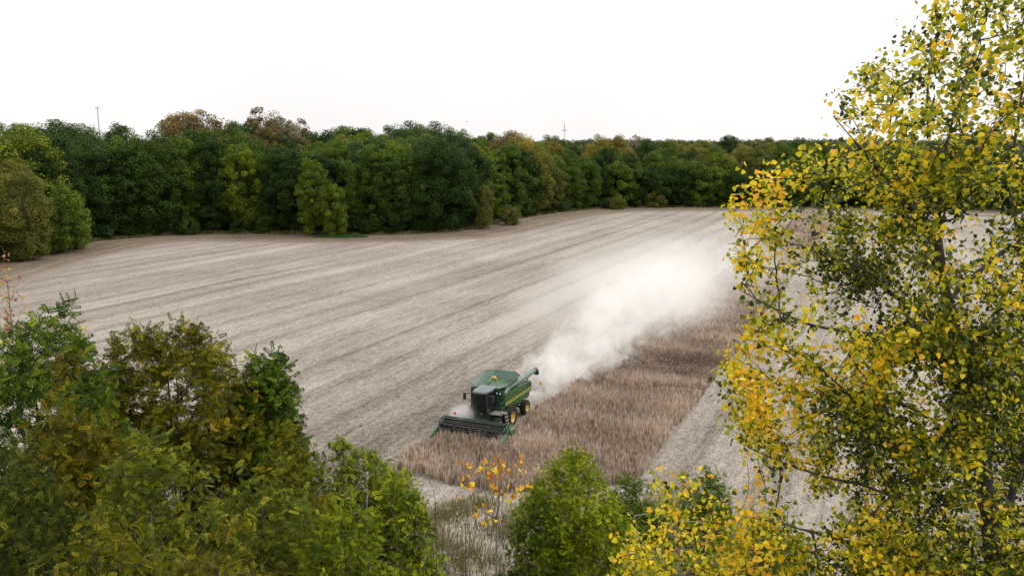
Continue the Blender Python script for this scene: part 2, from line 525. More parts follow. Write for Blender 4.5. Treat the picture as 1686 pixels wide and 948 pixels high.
def trunk_tubes(r, H, rad, base, C, r0, nlimb=9):
    top = np.array([r.normal(0, .3), r.normal(0, .3), H * 0.8])
    zs = np.linspace(0, 1, 9)
    pts = np.array([[0, 0, 0]]) + zs[:, None] * top + np.column_stack([np.sin(zs * 4 + r.uniform(0, 6)) * .25 * zs, np.cos(zs * 3 + r.uniform(0, 6)) * .25 * zs, 0 * zs])
    A, B, RA, RB = [pts[:-1]], [pts[1:]], [r0 * (1 - zs[:-1]) ** 0.8 + .04], [r0 * (1 - zs[1:]) ** 0.8 + .04]
    order = r.permutation(len(C))[:nlimb]
    for c in C[order]:
        zf = np.clip((c[2] - 0.35 * np.hypot(c[0], c[1])) / top[2], 0.12, 0.95)
        k = zf * 8; i = int(min(k, 7)); p0 = pts[i] + (pts[i + 1] - pts[i]) * (k - i)
        t = np.linspace(0, 1, 6)[:, None]
        mid = (p0 + c) / 2 + np.array([0, 0, 0.1 * H * 0.3])
        q = (1 - t) ** 2 * p0 + 2 * t * (1 - t) * mid + t ** 2 * c
        rb = r0 * 0.42 * (1 - zf * 0.6)
        w = np.linspace(rb, 0.03, 6)
        A.append(q[:-1]); B.append(q[1:]); RA.append(w[:-1]); RB.append(w[1:])
    v, f = frusta(np.concatenate(A), np.concatenate(B), np.concatenate(RA), np.concatenate(RB), 6)
    return v, f


PROTO = {}
def make_proto(key, H, rad, base, nclump, per, leaf, shape, seed, r0=0.32, bark='bark_dark', clump_r=0.17, nlimb=9):
    r = np.random.default_rng(seed)
    v, f, t, C = crown_cloud(r, H, rad, base, nclump, per, leaf, shape, clump_r)
    cm = mesh_np('crown_' + key, v, f, [M['wood_dark green']], attrs={'tint': t})
    v, f = trunk_tubes(r, H, rad, base, C, r0, nlimb)
    tm = mesh_np('trunk_' + key, v, [f], [M[bark]], smooth=True)
    PROTO[key] = (cm, tm, H)


make_proto('round_a', 24, 6.8, 0.02, 150, 210, 0.37, 'round', 1, clump_r=0.19)
make_proto('round_b', 24, 7.4, 0.04, 160, 210, 0.37, 'round', 2, clump_r=0.18)
make_proto('oval_a', 25, 5.6, 0.02, 140, 210, 0.36, 'round', 3, clump_r=0.19)
make_proto('oval_b', 25, 5.0, 0.01, 130, 210, 0.36, 'oval', 4, clump_r=0.21)
make_proto('tall_a', 27, 5.0, 0.12, 120, 190, 0.35, 'round', 5, bark='bark_grey', clump_r=0.19)
make_proto('tall_b', 26, 5.9, 0.04, 140, 210, 0.36, 'round', 6, clump_r=0.18)
make_proto('low_a', 14, 5.8, -0.05, 130, 190, 0.34, 'round', 7, r0=0.22, clump_r=0.17)
make_proto('low_b', 15, 5.2, -0.05, 120, 190, 0.34, 'round', 8, r0=0.22, clump_r=0.19)
make_proto('airy_a', 27, 6.2, 0.30, 130, 105, 0.34, 'round', 9, bark='bark_dark', clump_r=0.15, nlimb=60)
make_proto('airy_b', 26, 5.2, 0.35, 95, 105, 0.34, 'round', 10, bark='bark_dark', clump_r=0.15, nlimb=55)
make_proto('shrub', 5, 3.0, -0.1, 60, 130, 0.28, 'round', 12, r0=0.08, clump_r=0.22)
make_proto('shrub_b', 4, 2.6, -0.1, 55, 130, 0.28, 'round', 13, r0=0.07, clump_r=0.24)

N_TREES = 0
def tree(key, xy, height, colour, label, group=None, name='broadleaf_tree', cat='tree', widen=1.0):
    global N_TREES
    cm, tm, H = PROTO[key]
    z = float(hz(xy[0], xy[1]))
    o = thing(name, label, cat, (xy[0], xy[1], z), random.uniform(0, 6.28), group)
    s = height / H
    o.scale = (s * widen, s * widen, s)
    t = link('trunk', tm, o)
    c = link('crown', cm, o)
    c.material_slots[0].link = 'OBJECT'
    c.material_slots[0].material = M['wood_' + colour]
    N_TREES += 1
    return o


def photo_px(x, y):
    """Photo column of a ground point (to look up what the wood looks like there)."""
    d = y * math.cos(TILT) + CAM_H * math.sin(TILT)
    return 843 + FPX * x / max(d, 1)


SKY_PX = [-300, 0, 60, 110, 150, 200, 280, 330, 380, 500, 560, 640, 690, 740, 800, 870, 940, 1000, 1100, 1200, 1300, 1500, 1800, 2200]
SKY_Y = [215, 214, 205, 204, 214, 216, 208, 206, 206, 210, 214, 218, 214, 218, 224, 222, 229, 226, 228, 232, 232, 236, 236, 236]
FRO_PX = [-300, 0, 60, 120, 200, 300, 400, 460, 560, 640, 740, 800, 870, 930, 1000, 1080, 1240, 1400, 1800, 2200]
FRO_Y = [260, 262, 250, 232, 226, 228, 234, 250, 245, 246, 226, 245, 236, 258, 262, 270, 272, 272, 270, 268]

seg = np.linalg.norm(np.diff(EDGE, axis=0), axis=1)
cum = np.concatenate([[0], np.cumsum(seg)])
def edge_point(t, off):
    k = int(np.clip(np.searchsorted(cum, t) - 1, 0, len(seg) - 1))
    d = (EDGE[k + 1] - EDGE[k]) / seg[k]
    p = EDGE[k] + d * (t - cum[k])
    # smoothed normal
    k2 = min(k + 1, len(seg) - 1); k0 = max(k - 1, 0)
    d = EDGE[k2 + 1] - EDGE[k0]; d = d / np.linalg.norm(d)
    return p + np.array([-d[1], d[0]]) * off


ORD = ['first', 'second', 'third', 'fourth', 'fifth', 'sixth', 'seventh', 'eighth', 'ninth', 'tenth', 'eleventh', 'twelfth', 'thirteenth', 'fourteenth', 'fifteenth', 'sixteenth', 'seventeenth',
       'eighteenth', 'nineteenth', 'twentieth']
SHAPE = {'round_a': 'round', 'round_b': 'spreading', 'oval_a': 'oval', 'oval_b': 'slim oval', 'tall_a': 'tall straight', 'tall_b': 'tall', 'low_a': 'low bushy', 'low_b': 'short oval',
         'airy_a': 'thin open-crowned', 'airy_b': 'thin open-crowned'}
# what the photo shows along the wood's face, by photo column: (until column, colour, prototype)
FACE = [(-40, 'dark green', 'round_a'), (30, 'olive', 'round_b'), (75, 'olive', 'oval_a'), (112, 'dark green', 'oval_b'), (150, 'mid green', 'tall_a'), (200, 'dark green', 'round_a'), (235, 'dark green', 'tall_b'),
        (285, 'dark green', 'round_b'), (340, 'mid green', 'oval_a'), (372, 'dark green', 'oval_b'), (415, 'fresh green', 'tall_b'), (450, 'dark green', 'round_a'), (475, 'dark green', 'oval_a'),
        (552, 'dark green', 'tall_b'), (590, 'mid green', 'round_a'), (640, 'mid green', 'oval_a'), (690, 'dark green', 'tall_b'), (775, 'dark green', 'round_a'), (800, 'olive', 'oval_b'), (842, 'mid green', 'oval_a'),
        (868, 'dark green', 'low_b'), (905, 'olive', 'round_b'), (925, 'mid green', 'oval_a'), (985, 'mid green', 'round_a'), (1010, 'dark green', 'oval_b'), (1060, 'mid green', 'low_b'), (1120, 'dark green', 'low_a'),
        (1180, 'mid green', 'low_b'), (1250, 'dark green', 'low_a')]


def face_at(px):
    for lim, c, k in FACE:
        if px < lim: return c, k
    return random.choice(['dark green', 'mid green', 'dark green']), random.choice(['low_a', 'low_b', 'round_a'])


GP = photo_px(-43.5, 216)              # the green grass patch
front = []
t = 4.0
while t < cum[-1] - 2:
    xy = edge_point(t, 4.5 + random.uniform(-0.8, 1.2))
    front.append(xy)
    t += random.uniform(6.2, 8.4)
n_left = n_right = n_far = 0
for xy in front:
    px = photo_px(*xy)
    if px < -260 or px > 1990: continue
    c, k = face_at(px)
    D = math.hypot(*xy)
    ytop = np.interp(px, FRO_PX, FRO_Y) + random.uniform(-7, 9)
    H = CAM_H + (237 - ytop) / FPX * D - float(hz(*xy))
    front_side = 'the green grass patch at the field edge'
    if px < GP: n_left += 1
    elif px < 1000: n_right += 1
    else: n_far += 1
    xy_ = tuple(xy)
    front_lbl = (c, k, px)
    tree(k, xy_, H, c, '', widen=random.uniform(1.0, 1.3))['_px'] = px

fr_trees = sorted([o for o in COL.objects if '_px' in o.keys()], key=lambda o: o['_px'])
left = [o for o in fr_trees if o['_px'] < GP][::-1]
right = [o for o in fr_trees if GP <= o['_px'] < 1000]
far = [o for o in fr_trees if o['_px'] >= 1000]


def desc(o):
    crown = [ch for ch in COL.objects if ch.parent == o and ch.name.startswith('crown')][0]
    col = crown.material_slots[0].material.name.replace('leaves_', '').replace('_', ' ').split('.')[0]
    key = crown.data.name.replace('crown_', '')
    return f"{col} {SHAPE[key]} front tree"


def nth(i): return ORD[i] if i < len(ORD) else None
for lst, tail in ((left, 'leftward from the grass patch'), (right, 'rightward from the grass patch'), (far, 'along the far end of the field')):
    for i, o in enumerate(lst):
        if nth(i): o['label'] = f"{desc(o)}, {nth(i)} {tail}"
        else:
            o['label'] = 'green tree in the far front of the wood, hidden behind the yellow poplar' if lst is far else 'green front tree of the wood, beyond the deep green tree at the left border'
            o['group'] = 'far trees behind the poplar' if lst is far else 'trees at the near end of the wood'
        del o['_px']

# single trees one can point at
def special(px, ytop, dist, key, colour, label, widen=1.0, name='broadleaf_tree'):
    p = at(px, 237, dist)
    gz = float(hz(p[0], p[1]))
    z = CAM_H + (237 - ytop) / FPX * dist * 1.0
    return tree(key, (p[0], p[1]), z - gz, colour, label, widen=widen, name=name)


special(510, 256, 219, 'tall_b', 'fresh green', 'fresh yellow-green tree standing out before the dark wood, beside the green grass patch', 0.95)
special(545, 305, 217, 'low_b', 'fresh green', 'short fresh green tree pressed against the yellow-green one, right of it', 0.9)
special(85, 305, 184, 'low_a', 'mid green', 'short green tree between the big olive tree and the dark wood', 1.0)
special(112, 345, 190, 'low_b', 'fresh green', 'lowest fresh green tree just right of the big olive tree', 1.1)
special(28, 268, 172, 'round_a', 'olive', 'big olive tree bulging forward over the near left corner of the field', 1.05)
special(15, 204, 196, 'round_a', 'yellow green', 'large yellow-green round treetop rising over the olive tree at the left', 1.3)
special(318, 178, 262, 'airy_a', 'rust brown', 'tall rust-brown tree with a thinning crown, highest against the white sky', 1.5)
special(296, 196, 268, 'airy_b', 'rust brown', 'rust-brown thinning treetop close beside the highest brown tree', 1.3)
special(345, 200, 258, 'airy_b', 'rust brown', 'lower brown treetop on the right flank of the highest brown tree', 1.3)
special(432, 183, 250, 'airy_b', 'rust brown', 'bare-limbed brown tree against the sky with one tall open crown', 1.15)
special(466, 198, 252, 'airy_b', 'grey brown', 'grey-brown half-bare tree next right of the bare-limbed brown tree', 1.05)
special(494, 200, 256, 'airy_b', 'rust brown', 'smallest of the half-bare brown treetops against the sky', 0.8)
special(448, 216, 247, 'round_b', 'olive', 'olive bushy crown below the half-bare brown treetops', 0.8)
special(672, 199, 372, 'round_a', 'dark green', 'dark round-topped tree standing alone above the skyline in the middle of the wood', 1.25)
special(708, 200, 376, 'round_a', 'dark green', 'right half of the dark pair of round treetops above the skyline', 1.3)
special(650, 212, 360, 'round_a', 'blue green', 'blue-green lower dome just left of the dark skyline treetops', 1.4)
special(560, 209, 350, 'round_a', 'dark green', 'dark dome on the skyline between the brown trees and the dark pair', 1.4)
special(66, 197, 330, 'round_a', 'dark green', 'dark green broad treetop on the skyline at the far left', 1.8)
special(105, 203, 322, 'round_a', 'dark green', 'second dark green dome on the far left skyline, near the mast', 1.7)
special(835, 215, 300, 'round_a', 'rust brown', 'orange-brown broad treetop on the skyline, right of the dark pair', 1.2)
special(862, 219, 292, 'round_a', 'golden', 'golden-tinged treetop next to the orange-brown one', 1.0)
special(985, 224, 345, 'round_b', 'golden', 'golden treetop on the skyline just right of the crossed mast', 0.95)
special(1020, 226, 350, 'oval_a', 'golden', 'second golden treetop to the right of the crossed mast', 0.9)
special(625, 232, 262, 'airy_a', 'grey brown', 'pale grey-brown feathery tree among the green ones, middle of the wood', 0.7)
special(1045, 224, 420, 'airy_b', 'grey brown', 'bare twiggy dead treetop poking over the far skyline', 0.7)
special(1310, 226, 420, 'round_a', 'dark green', 'dark round treetop on the far skyline beside the poplar leaves', 0.8)
special(798, 306, 237, 'low_b', 'olive', 'short olive-brown tree with a slim crown in front of the wood face', 0.7)

# understorey shrubs along the foot of the wood
SHR = [(1020, 326, 309, 'shrub', 'olive', 4.6, 'round olive-green bush standing free at the foot of the far wood'),
       (1000, 322, 313, 'shrub_b', 'blue green', 4.0, 'small blue-green bush next left of the free round bush'),
       (1083, 318, 318, 'shrub', 'olive', 6.0, 'second olive bush at the foot of the far wood, rightward of the free round one'),
       (840, 352, 250, 'shrub', 'olive', 5.2, 'olive-brown bush tucked against the wood face'),
       (300, 372, 222, 'shrub', 'dark green', 4.5, 'dark bush with tangled stems at the foot of the wood, middle left'),
       (600, 368, 224, 'shrub_b', 'dark green', 4.0, 'dark green brush at the foot of the wood behind the green grass patch')]
for px, py, D, key, c, h, lab in SHR:
    p = at(px, 237, D)
    tree(key, (p[0], p[1]), h, c, lab, name='shrub', cat='shrub')
t = 30.0
while t < cum[-1] - 40:
    xy = edge_point(t, random.uniform(1.2, 7.0))
    if -200 < photo_px(*xy) < 1700:
        tree(random.choice(['shrub', 'shrub_b']), tuple(xy), random.uniform(2.5, 5.5), random.choice(['dark green', 'dark green', 'dark green', 'blue green']),
             'dark low bush in the shade along the foot of the wood', 'dark bushes along the foot of the wood', name='shrub', cat='shrub', widen=1.1)
    t += random.uniform(4.5, 7.5)

# the body of the wood behind the front row
ROWS = [(12, 8.0, 0.30), (23, 9.0, 0.55), (38, 10.0, 0.78), (58, 11.5, 0.92), (85, 13.0, 1.0), (125, 15.0, 1.02), (185, 18.0, 1.03)]
COLS_L = ['dark green'] * 5 + ['mid green'] * 3 + ['olive', 'mid green']
COLS_M = ['dark green'] * 3 + ['mid green'] * 5 + ['olive'] * 2 + ['fresh green', 'blue green', 'dark green']
COLS_R = ['mid green'] * 3 + ['olive'] * 4 + ['golden', 'fresh green'] + ['dark green'] * 3
for off, gap_, fr_ in ROWS:
    t = random.uniform(0, gap_)
    while t < cum[-1]:
        xy = edge_point(t, off + random.uniform(-0.25, 0.25) * gap_)
        xy = xy + np.random.default_rng(int(t * 10 + off)).normal(0, 1.0, 2)
        t += gap_ * random.uniform(0.85, 1.2)
        px = photo_px(*xy)
        if px < -60 or px > 1760 or xy[1] < 150: continue
        if px > 1420 and random.random() < 0.35: continue
        D = math.hypot(*xy)
        ytop = np.interp(px, FRO_PX, FRO_Y) * (1 - fr_) + np.interp(px, SKY_PX, SKY_Y) * fr_ + random.uniform(-8, 12)
        H = CAM_H + (237 - ytop) / FPX * D - float(hz(*xy))
        c = random.choice(COLS_L if px < 560 else COLS_M if px < 900 else COLS_R)
        k = random.choice(['round_a', 'round_b', 'oval_a', 'round_a', 'round_b', 'tall_b'])
        where = 'left of the brown skyline trees' if px < 290 else 'between the brown trees and the dark skyline pair' if px < 740 else 'between the dark skyline pair and the poplar' if px < 1250 else 'behind the yellow poplar'
        tree(k, tuple(xy), H, c, f"{c} treetop deep in the wood, {where}", f"{c} treetops deep in the wood {where}", widen=random.uniform(0.95, 1.25))

# far woods to the horizon: one mass
r_ = np.random.default_rng(77)
nd = 2300
aa = r_.uniform(-0.72, 0.72, nd); dd = 560 + 1500 * r_.uniform(0, 1, nd) ** 1.2
cx, cy = np.sin(aa) * dd, np.cos(aa) * dd
V, T_ = [], []
pos, L, tn = [], [], []
per = 150
hgt = r_.uniform(13, 20, nd); rad = r_.uniform(5.5, 9.5, nd)
k = np.repeat(np.arange(nd), per)
ld = rand_dir(nd * per, r_); ld[:, 2] = np.abs(ld[:, 2])
lr = r_.uniform(0.8, 1.05, nd * per)
pos = np.stack([cx[k] + ld[:, 0] * rad[k] * lr, cy[k] + ld[:, 1] * rad[k] * lr, hz(cx[k], cy[k]) + hgt[k] * 0.55 + ld[:, 2] * hgt[k] * 0.45 * lr], 1)
fr = frames(unit(ld + r_.normal(0, .5, ld.shape)), r_.normal(size=ld.shape))
v, f = stamp([[0, -0.5, 0], [0.42, 0, 0.05], [0, 0.5, 0], [-0.42, 0, 0.05]], [[[0, 1, 2, 3]]], pos, fr, r_.uniform(1.1, 2.3, nd * per))
tint = np.clip(np.repeat(r_.uniform(0, 0.9, nd), per) + r_.normal(0, .08, nd * per), 0, 1)
M['far'] = leaf_mat('far_wood_leaves', [(0.026, 0.05, 0.024), (0.05, 0.078, 0.03), (0.095, 0.105, 0.035), (0.17, 0.145, 0.05)], transl=0.1, vary=0.0)
tag(link('far_wood', mesh_np('far_wood', v, f, [M['far']], attrs={'tint': np.repeat(tint, 4)})), 'far-off wooded ridge reaching to the horizon', 'forest', kind='stuff')

# ------------------------------------------------------------------ near trees: grown branch by branch towards leaf positions
def grow(limbs, targets, step=0.25, down_pen=0.9, curve=0.16, r=None):
    """limbs: list of polylines (first is the trunk from the ground). Returns nodes, parents, tips (node index per target), path starts."""
    r = r or rng
    cap = 4000 + len(targets) * 14
    P = np.zeros((cap, 3)); par = np.full(cap, -1, int); n = 0

    def add(p, q):
        nonlocal n
        P[n] = p; par[n] = q; n += 1
        return n - 1
    for li, L in enumerate(limbs):
        L = np.asarray(L, float)
        # resample as a smooth polyline
        pts = [L[0]]
        for a, b in zip(L[:-1], L[1:]):
            m = max(1, int(np.linalg.norm(b - a) / (step * 1.6)))
            for i in range(1, m + 1): pts.append(a + (b - a) * i / m)
        pts = np.array(pts)
        for _ in range(3): pts[1:-1] = pts[1:-1] * 0.5 + (pts[:-2] + pts[2:]) * 0.25
        pts[1:-1] += r.normal(0, 0.07 * step, pts[1:-1].shape)
        last = -1
        if li: last = int(np.argmin(((P[:n] - pts[0]) ** 2).sum(1)))
        for p in pts: last = add(p, last)
    d0 = np.array([((P[:n] - t) ** 2).sum(1).min() for t in targets])
    tips, prev = [], []
    for ti in np.argsort(d0):
        t = targets[ti]
        dv = t - P[:n]
        d = np.linalg.norm(dv, axis=1)
        cost = d + down_pen * np.maximum(0, 0.35 * d - dv[:, 2])
        i = int(np.argmin(cost))
        m = max(2, int(math.ceil(d[i] / step)))
        m = min(m, 12)
        a = P[i].copy()
        mid = (a + t) / 2 + r.normal(0, curve * d[i], 3) * np.array([1, 1, .6]) + np.array([0, 0, -0.05 * d[i]])
        last = i
        for u in np.linspace(0, 1, m + 1)[1:]:
            last = add((1 - u) ** 2 * a + 2 * u * (1 - u) * mid + u * u * t, last)
        tips.append(last)
    return P[:n].copy(), par[:n].copy(), np.array(tips)


def branch_mesh(name, P, par, mat, r_tip, base_r, sides=5, power=0.46):
    n = len(P)
    acc = np.ones(n) * 1e-9
    leaf = np.ones(n, bool); leaf[par[par >= 0]] = False
    acc[leaf] = 1.0
    for i in range(n - 1, 0, -1):
        if par[i] >= 0: acc[par[i]] += acc[i]
    rad = r_tip * acc ** power
    k = base_r / rad[0]
    big = np.clip(acc / acc[0], 0, 1) ** 0.25
    rad = rad * (1 + (k - 1) * big)
    rad = np.minimum(rad, base_r)
    for i in range(1, n):
        if par[i] >= 0: rad[i] = min(rad[i], rad[par[i]])
    j = np.nonzero(par >= 0)[0]
    thick = rad[j] > 0.03
    out_v, out_f, off = [], [], 0
    for sel, sd_ in ((j[thick], 8), (j[~thick], sides)):
        if not len(sel): continue
        v, f = frusta(P[par[sel]], P[sel] + (P[sel] - P[par[sel]]) * 0.06, rad[par[sel]], rad[sel], sd_)
        out_v.append(v); out_f.append(f + off); off += len(v)
    return mesh_np(name, np.concatenate(out_v), out_f, [mat], smooth=True)


# leaf templates: y runs along the leaf, z is its face
def half_leaf(xs_, ys_, fold):
    r_ = [(0, 0, 0)] + [(x, y, abs(x) * fold) for x, y in zip(xs_, ys_)] + [(0, 1, -0.06)]
    l_ = [(-x, y, z) for x, y, z in r_[1:-1]]
    k = len(xs_)
    v = r_ + l_
    fr_ = [0] + list(range(1, k + 2))
    fl_ = [0, k + 1] + list(range(k + 1 + k, k + 1, -1))
    return np.array(v, float), [[fr_, fl_]]


COTTON = half_leaf((0.26, 0.50, 0.45, 0.20), (-0.04, 0.12, 0.40, 0.76), 0.28)       # triangular poplar leaf
OVATE = half_leaf((0.22, 0.30, 0.18), (0.15, 0.45, 0.78), 0.25)


def pinnate(pairs, w, droop):
    V, F = [], []
    def leaflet(base, ang, L, z):
        d = np.array([math.sin(ang), math.cos(ang), 0]); s = np.array([math.cos(ang), -math.sin(ang), 0])
        o = len(V)
        b = np.array([0, base, z])
        V.extend([b, b + d * L * .45 + s * w, b + d * L + np.array([0, 0, -L * droop]), b + d * L * .45 - s * w])
        F.append([o, o + 1, o + 2, o + 3])
    for i in range(pairs):
        u = 0.18 + 0.74 * i / max(pairs - 1, 1)
        L = 0.36 * (1 - 0.35 * abs(u - 0.5))
        for sg in (1, -1): leaflet(u, sg * R(62 - 12 * u), L, -u * u * 0.18)
    leaflet(0.95, 0, 0.28, -0.17)
    return np.array(V), [F]


PINN = pinnate(5, 0.085, 0.25)
PINN_F = pinnate(5, 0.072, 0.15)      # feathery


def leaves_on(P, par, tips, r, per, size, template, spread=0.35, back=4, up=0.4, sizevar=0.3, hang=0.0, tint=(0.45, 0.2), tint_fn=None):
    """PER leaves along the last nodes of each twig."""
    n = len(tips) * per
    idx = np.repeat(tips, per)
    hops = r.integers(0, back, n)
    for h in range(back):
        m = (hops > h) & (par[idx] >= 0)
        idx[m] = par[idx[m]]
    tw = np.repeat(P[tips] - P[par[tips]], per, axis=0)
    tw = unit(tw)
    pos = P[idx] + r.normal(0, spread * 0.35, (n, 3))
    out = unit(tw * 0.5 + r.normal(0, 0.75, (n, 3)) + np.array([0, 0, -hang]))
    nrm = unit(r.normal(0, 0.7, (n, 3)) + np.array([0, 0, up]))
    fr = frames(nrm, out)
    L = size * r.uniform(1 - sizevar, 1 + sizevar, n)
    tv, tf = template
    v, f = stamp(tv, tf, pos, fr, L)
    base = np.repeat(r.normal(tint[0], tint[1], len(tips)), per) + r.normal(0, tint[1] * 0.9, n)
    if tint_fn is not None: base = base + tint_fn(pos)
    return v, f, np.repeat(np.clip(base, 0, 1), len(tv))


# --- the big yellow poplar close to the camera
M['poplar'] = leaf_mat('poplar_leaves', [(0.022, 0.036, 0.003), (0.060, 0.086, 0.004), (0.20, 0.235, 0.007), (0.54, 0.50, 0.012), (0.90, 0.68, 0.018), (0.90, 0.48, 0.020)], transl=0.45, vary=0.0, rough=0.42, spec=0.4)
M['orange_leaf'] = leaf_mat('orange_leaves', [(0.25, 0.10, 0.02), (0.50, 0.20, 0.015), (0.66, 0.36, 0.02), (0.70, 0.52, 0.03)], transl=0.4, vary=0.0)
r = np.random.default_rng(2024)
A = at
trunk = [A(1690, 237, 13.2) * np.array([1, 1, 0]), A(1668, 1400, 12.9), A(1655, 1100, 12.7), A(1640, 948, 12.5), A(1622, 800, 12.4), A(1603, 640, 12.3), A(1560, 500, 12.2), A(1541, 400, 12.0), A(1543, 330, 12.0), A(1556, 240, 11.9), A(1585, 140, 11.8),
         A(1625, 30, 11.7), A(1650, -70, 11.7)]
limbs = [trunk,
         [A(1541, 390, 12), A(1480, 325, 11.6), A(1420, 250, 11.3), A(1375, 195, 11.0)],
         [A(1590, 590, 12.3), A(1530, 562, 12.0), A(1450, 552, 11.6), A(1370, 545, 11.1), A(1290, 520, 10.7), A(1220, 478, 10.4)],
         [A(1565, 520, 12.2), A(1490, 480, 11.7), A(1420, 440, 11.2), A(1340, 415, 10.8), A(1270, 385, 10.4), A(1200, 402, 10.2)],
         [A(1608, 700, 12.3), A(1520, 735, 11.8), A(1455, 725, 11.2), A(1420, 670, 10.9), A(1375, 625, 10.7), A(1330, 590, 10.5)],
         [A(1622, 830, 12.4), A(1520, 830, 11.8), A(1420, 800, 11.2), A(1330, 775, 10.7), A(1240, 740, 10.3)],
         [A(1640, 940, 12.5), A(1520, 915, 11.7), A(1400, 895, 11.0), A(1290, 860, 10.4), A(1220, 850, 10.0)],
         [A(1560, 500, 12.2), A(1625, 430, 12.7), A(1690, 390, 13.1), A(1790, 320, 13.7)],
         [A(1600, 630, 12.3), A(1690, 590, 12.8), A(1800, 520, 13.4)],
         [A(1552, 260, 11.9), A(1630, 215, 12.2), A(1720, 130, 12.6)],
         [A(1640, 900, 12.5), A(1720, 640, 13.2), A(1690, 470, 13.3), A(1662, 330, 13.3), A(1675, 200, 13.4), A(1700, 60, 13.5)],
         [A(1630, 870, 12.4), A(1740, 800, 12.2), A(1850, 740, 12.0)],
         [A(1541, 400, 12), A(1500, 340, 12.6), A(1460, 250, 13.1), A(1470, 150, 13.2)],
         [A(1548, 300, 12), A(1520, 200, 12.4), A(1530, 90, 12.6), A(1560, 10, 12.7)],
         [A(1575, 560, 12.2), A(1520, 520, 13.1), A(1430, 460, 13.6), A(1360, 330, 13.8)],
         [A(1612, 760, 12.3), A(1540, 690, 13.2), A(1440, 640, 13.8), A(1330, 690, 13.9)],
         [A(1420, 250, 11.3), A(1350, 290, 10.8), A(1280, 300, 10.4), A(1215, 285, 10.2)]]
OUT = np.array([(1198, 405), (1212, 285), (1290, 268), (1345, 215), (1385, 140), (1470, 75), (1520, 10), (1545, -90), (1960, -90), (1960, 1060), (1190, 1060), (1160, 930), (1200, 850), (1245, 790), (1196, 700), (1190, 610), (1228, 545), (1212, 480)], float)


def poplar_targets(n, r):
    got = []
    while len(got) < n:
        px, py = r.uniform(1150, 1960), r.uniform(-90, 1060)
        if not in_poly(np.array([[px, py]]), OUT)[0]: continue
        D = r.uniform(9.9, 14.6)
        p = A(px, py, D)
        g = math.sin(p[0] * 2.3 + 1.1) + math.sin(p[2] * 2.1 + p[1] * 1.4) + math.sin(p[1] * 2.4 + p[0] * 1.2 + 2)
        dens = 0.16 + 0.50 * g
        if py < 260: dens = dens * 0.36 + 0.05
        if px < 1330: dens = dens * 0.75 if py > 520 else dens * 0.5
        if px > 1690: dens *= 0.55
        elif px > 1400 and py > 540: dens = dens * 1.3 + 0.36
        if 1215 < px < 1430 and 720 < py < 910: dens += 0.20
        if 1465 < px < 1565 and 590 < py < 720: dens *= 0.15
        if 1540 < px < 1680 and 330 < py < 430: dens *= 0.35
        if r.uniform() < dens: got.append(p)
    return np.array(got)


tg = poplar_targets(4700, r)
P, par, tips = grow(limbs, tg, step=0.16, r=r, curve=0.13)


def pop_tint(pos):
    # outer, left-hand twigs have turned; the middle of the crown is still green
    cxy = A(1640, 500, 12.6)
    d = np.linalg.norm((pos - cxy) * np.array([1, 1, 0.62]), axis=1)
    low = np.clip((23.0 - pos[:, 2]) / 4.0, 0, 1) * np.clip((pos[:, 0] - 4.4) / 1.2, 0, 1) * 0.13      # the lower inner boughs are still green
    return -low + np.clip((d - 1.9) / 2.6, -0.5, 1) * 0.30 + 0.10 * np.sin(pos[:, 0] * 3.1 + pos[:, 2] * 2.7)


v, f, t = leaves_on(P, par, tips, r, 14, 0.065, COTTON, spread=0.26, back=4, up=0.25, hang=0.45, tint=(0.325, 0.20), tint_fn=pop_tint)
pop = thing('poplar_tree', 'big poplar close to the camera with yellow, orange and green heart-shaped leaves', 'tree', tuple(trunk[0]))
def child_mesh(name, me, root):
    o = link(name, me, root)
    o.matrix_parent_inverse = Matrix.Translation(-Vector(root.location))
    return o
child_mesh('trunk', branch_mesh('poplar_trunk', P, par, M['bark_dark'], 0.0032, 0.20, 5), pop)
child_mesh('crown', mesh_np('poplar_crown', v, f, [M['poplar']], attrs={'tint': t}), pop)


M['pink_leaf'] = leaf_mat('pink_leaves', [(0.32, 0.13, 0.09), (0.48, 0.24, 0.12), (0.55, 0.36, 0.05), (0.60, 0.48, 0.04)], transl=0.4, vary=0.0)


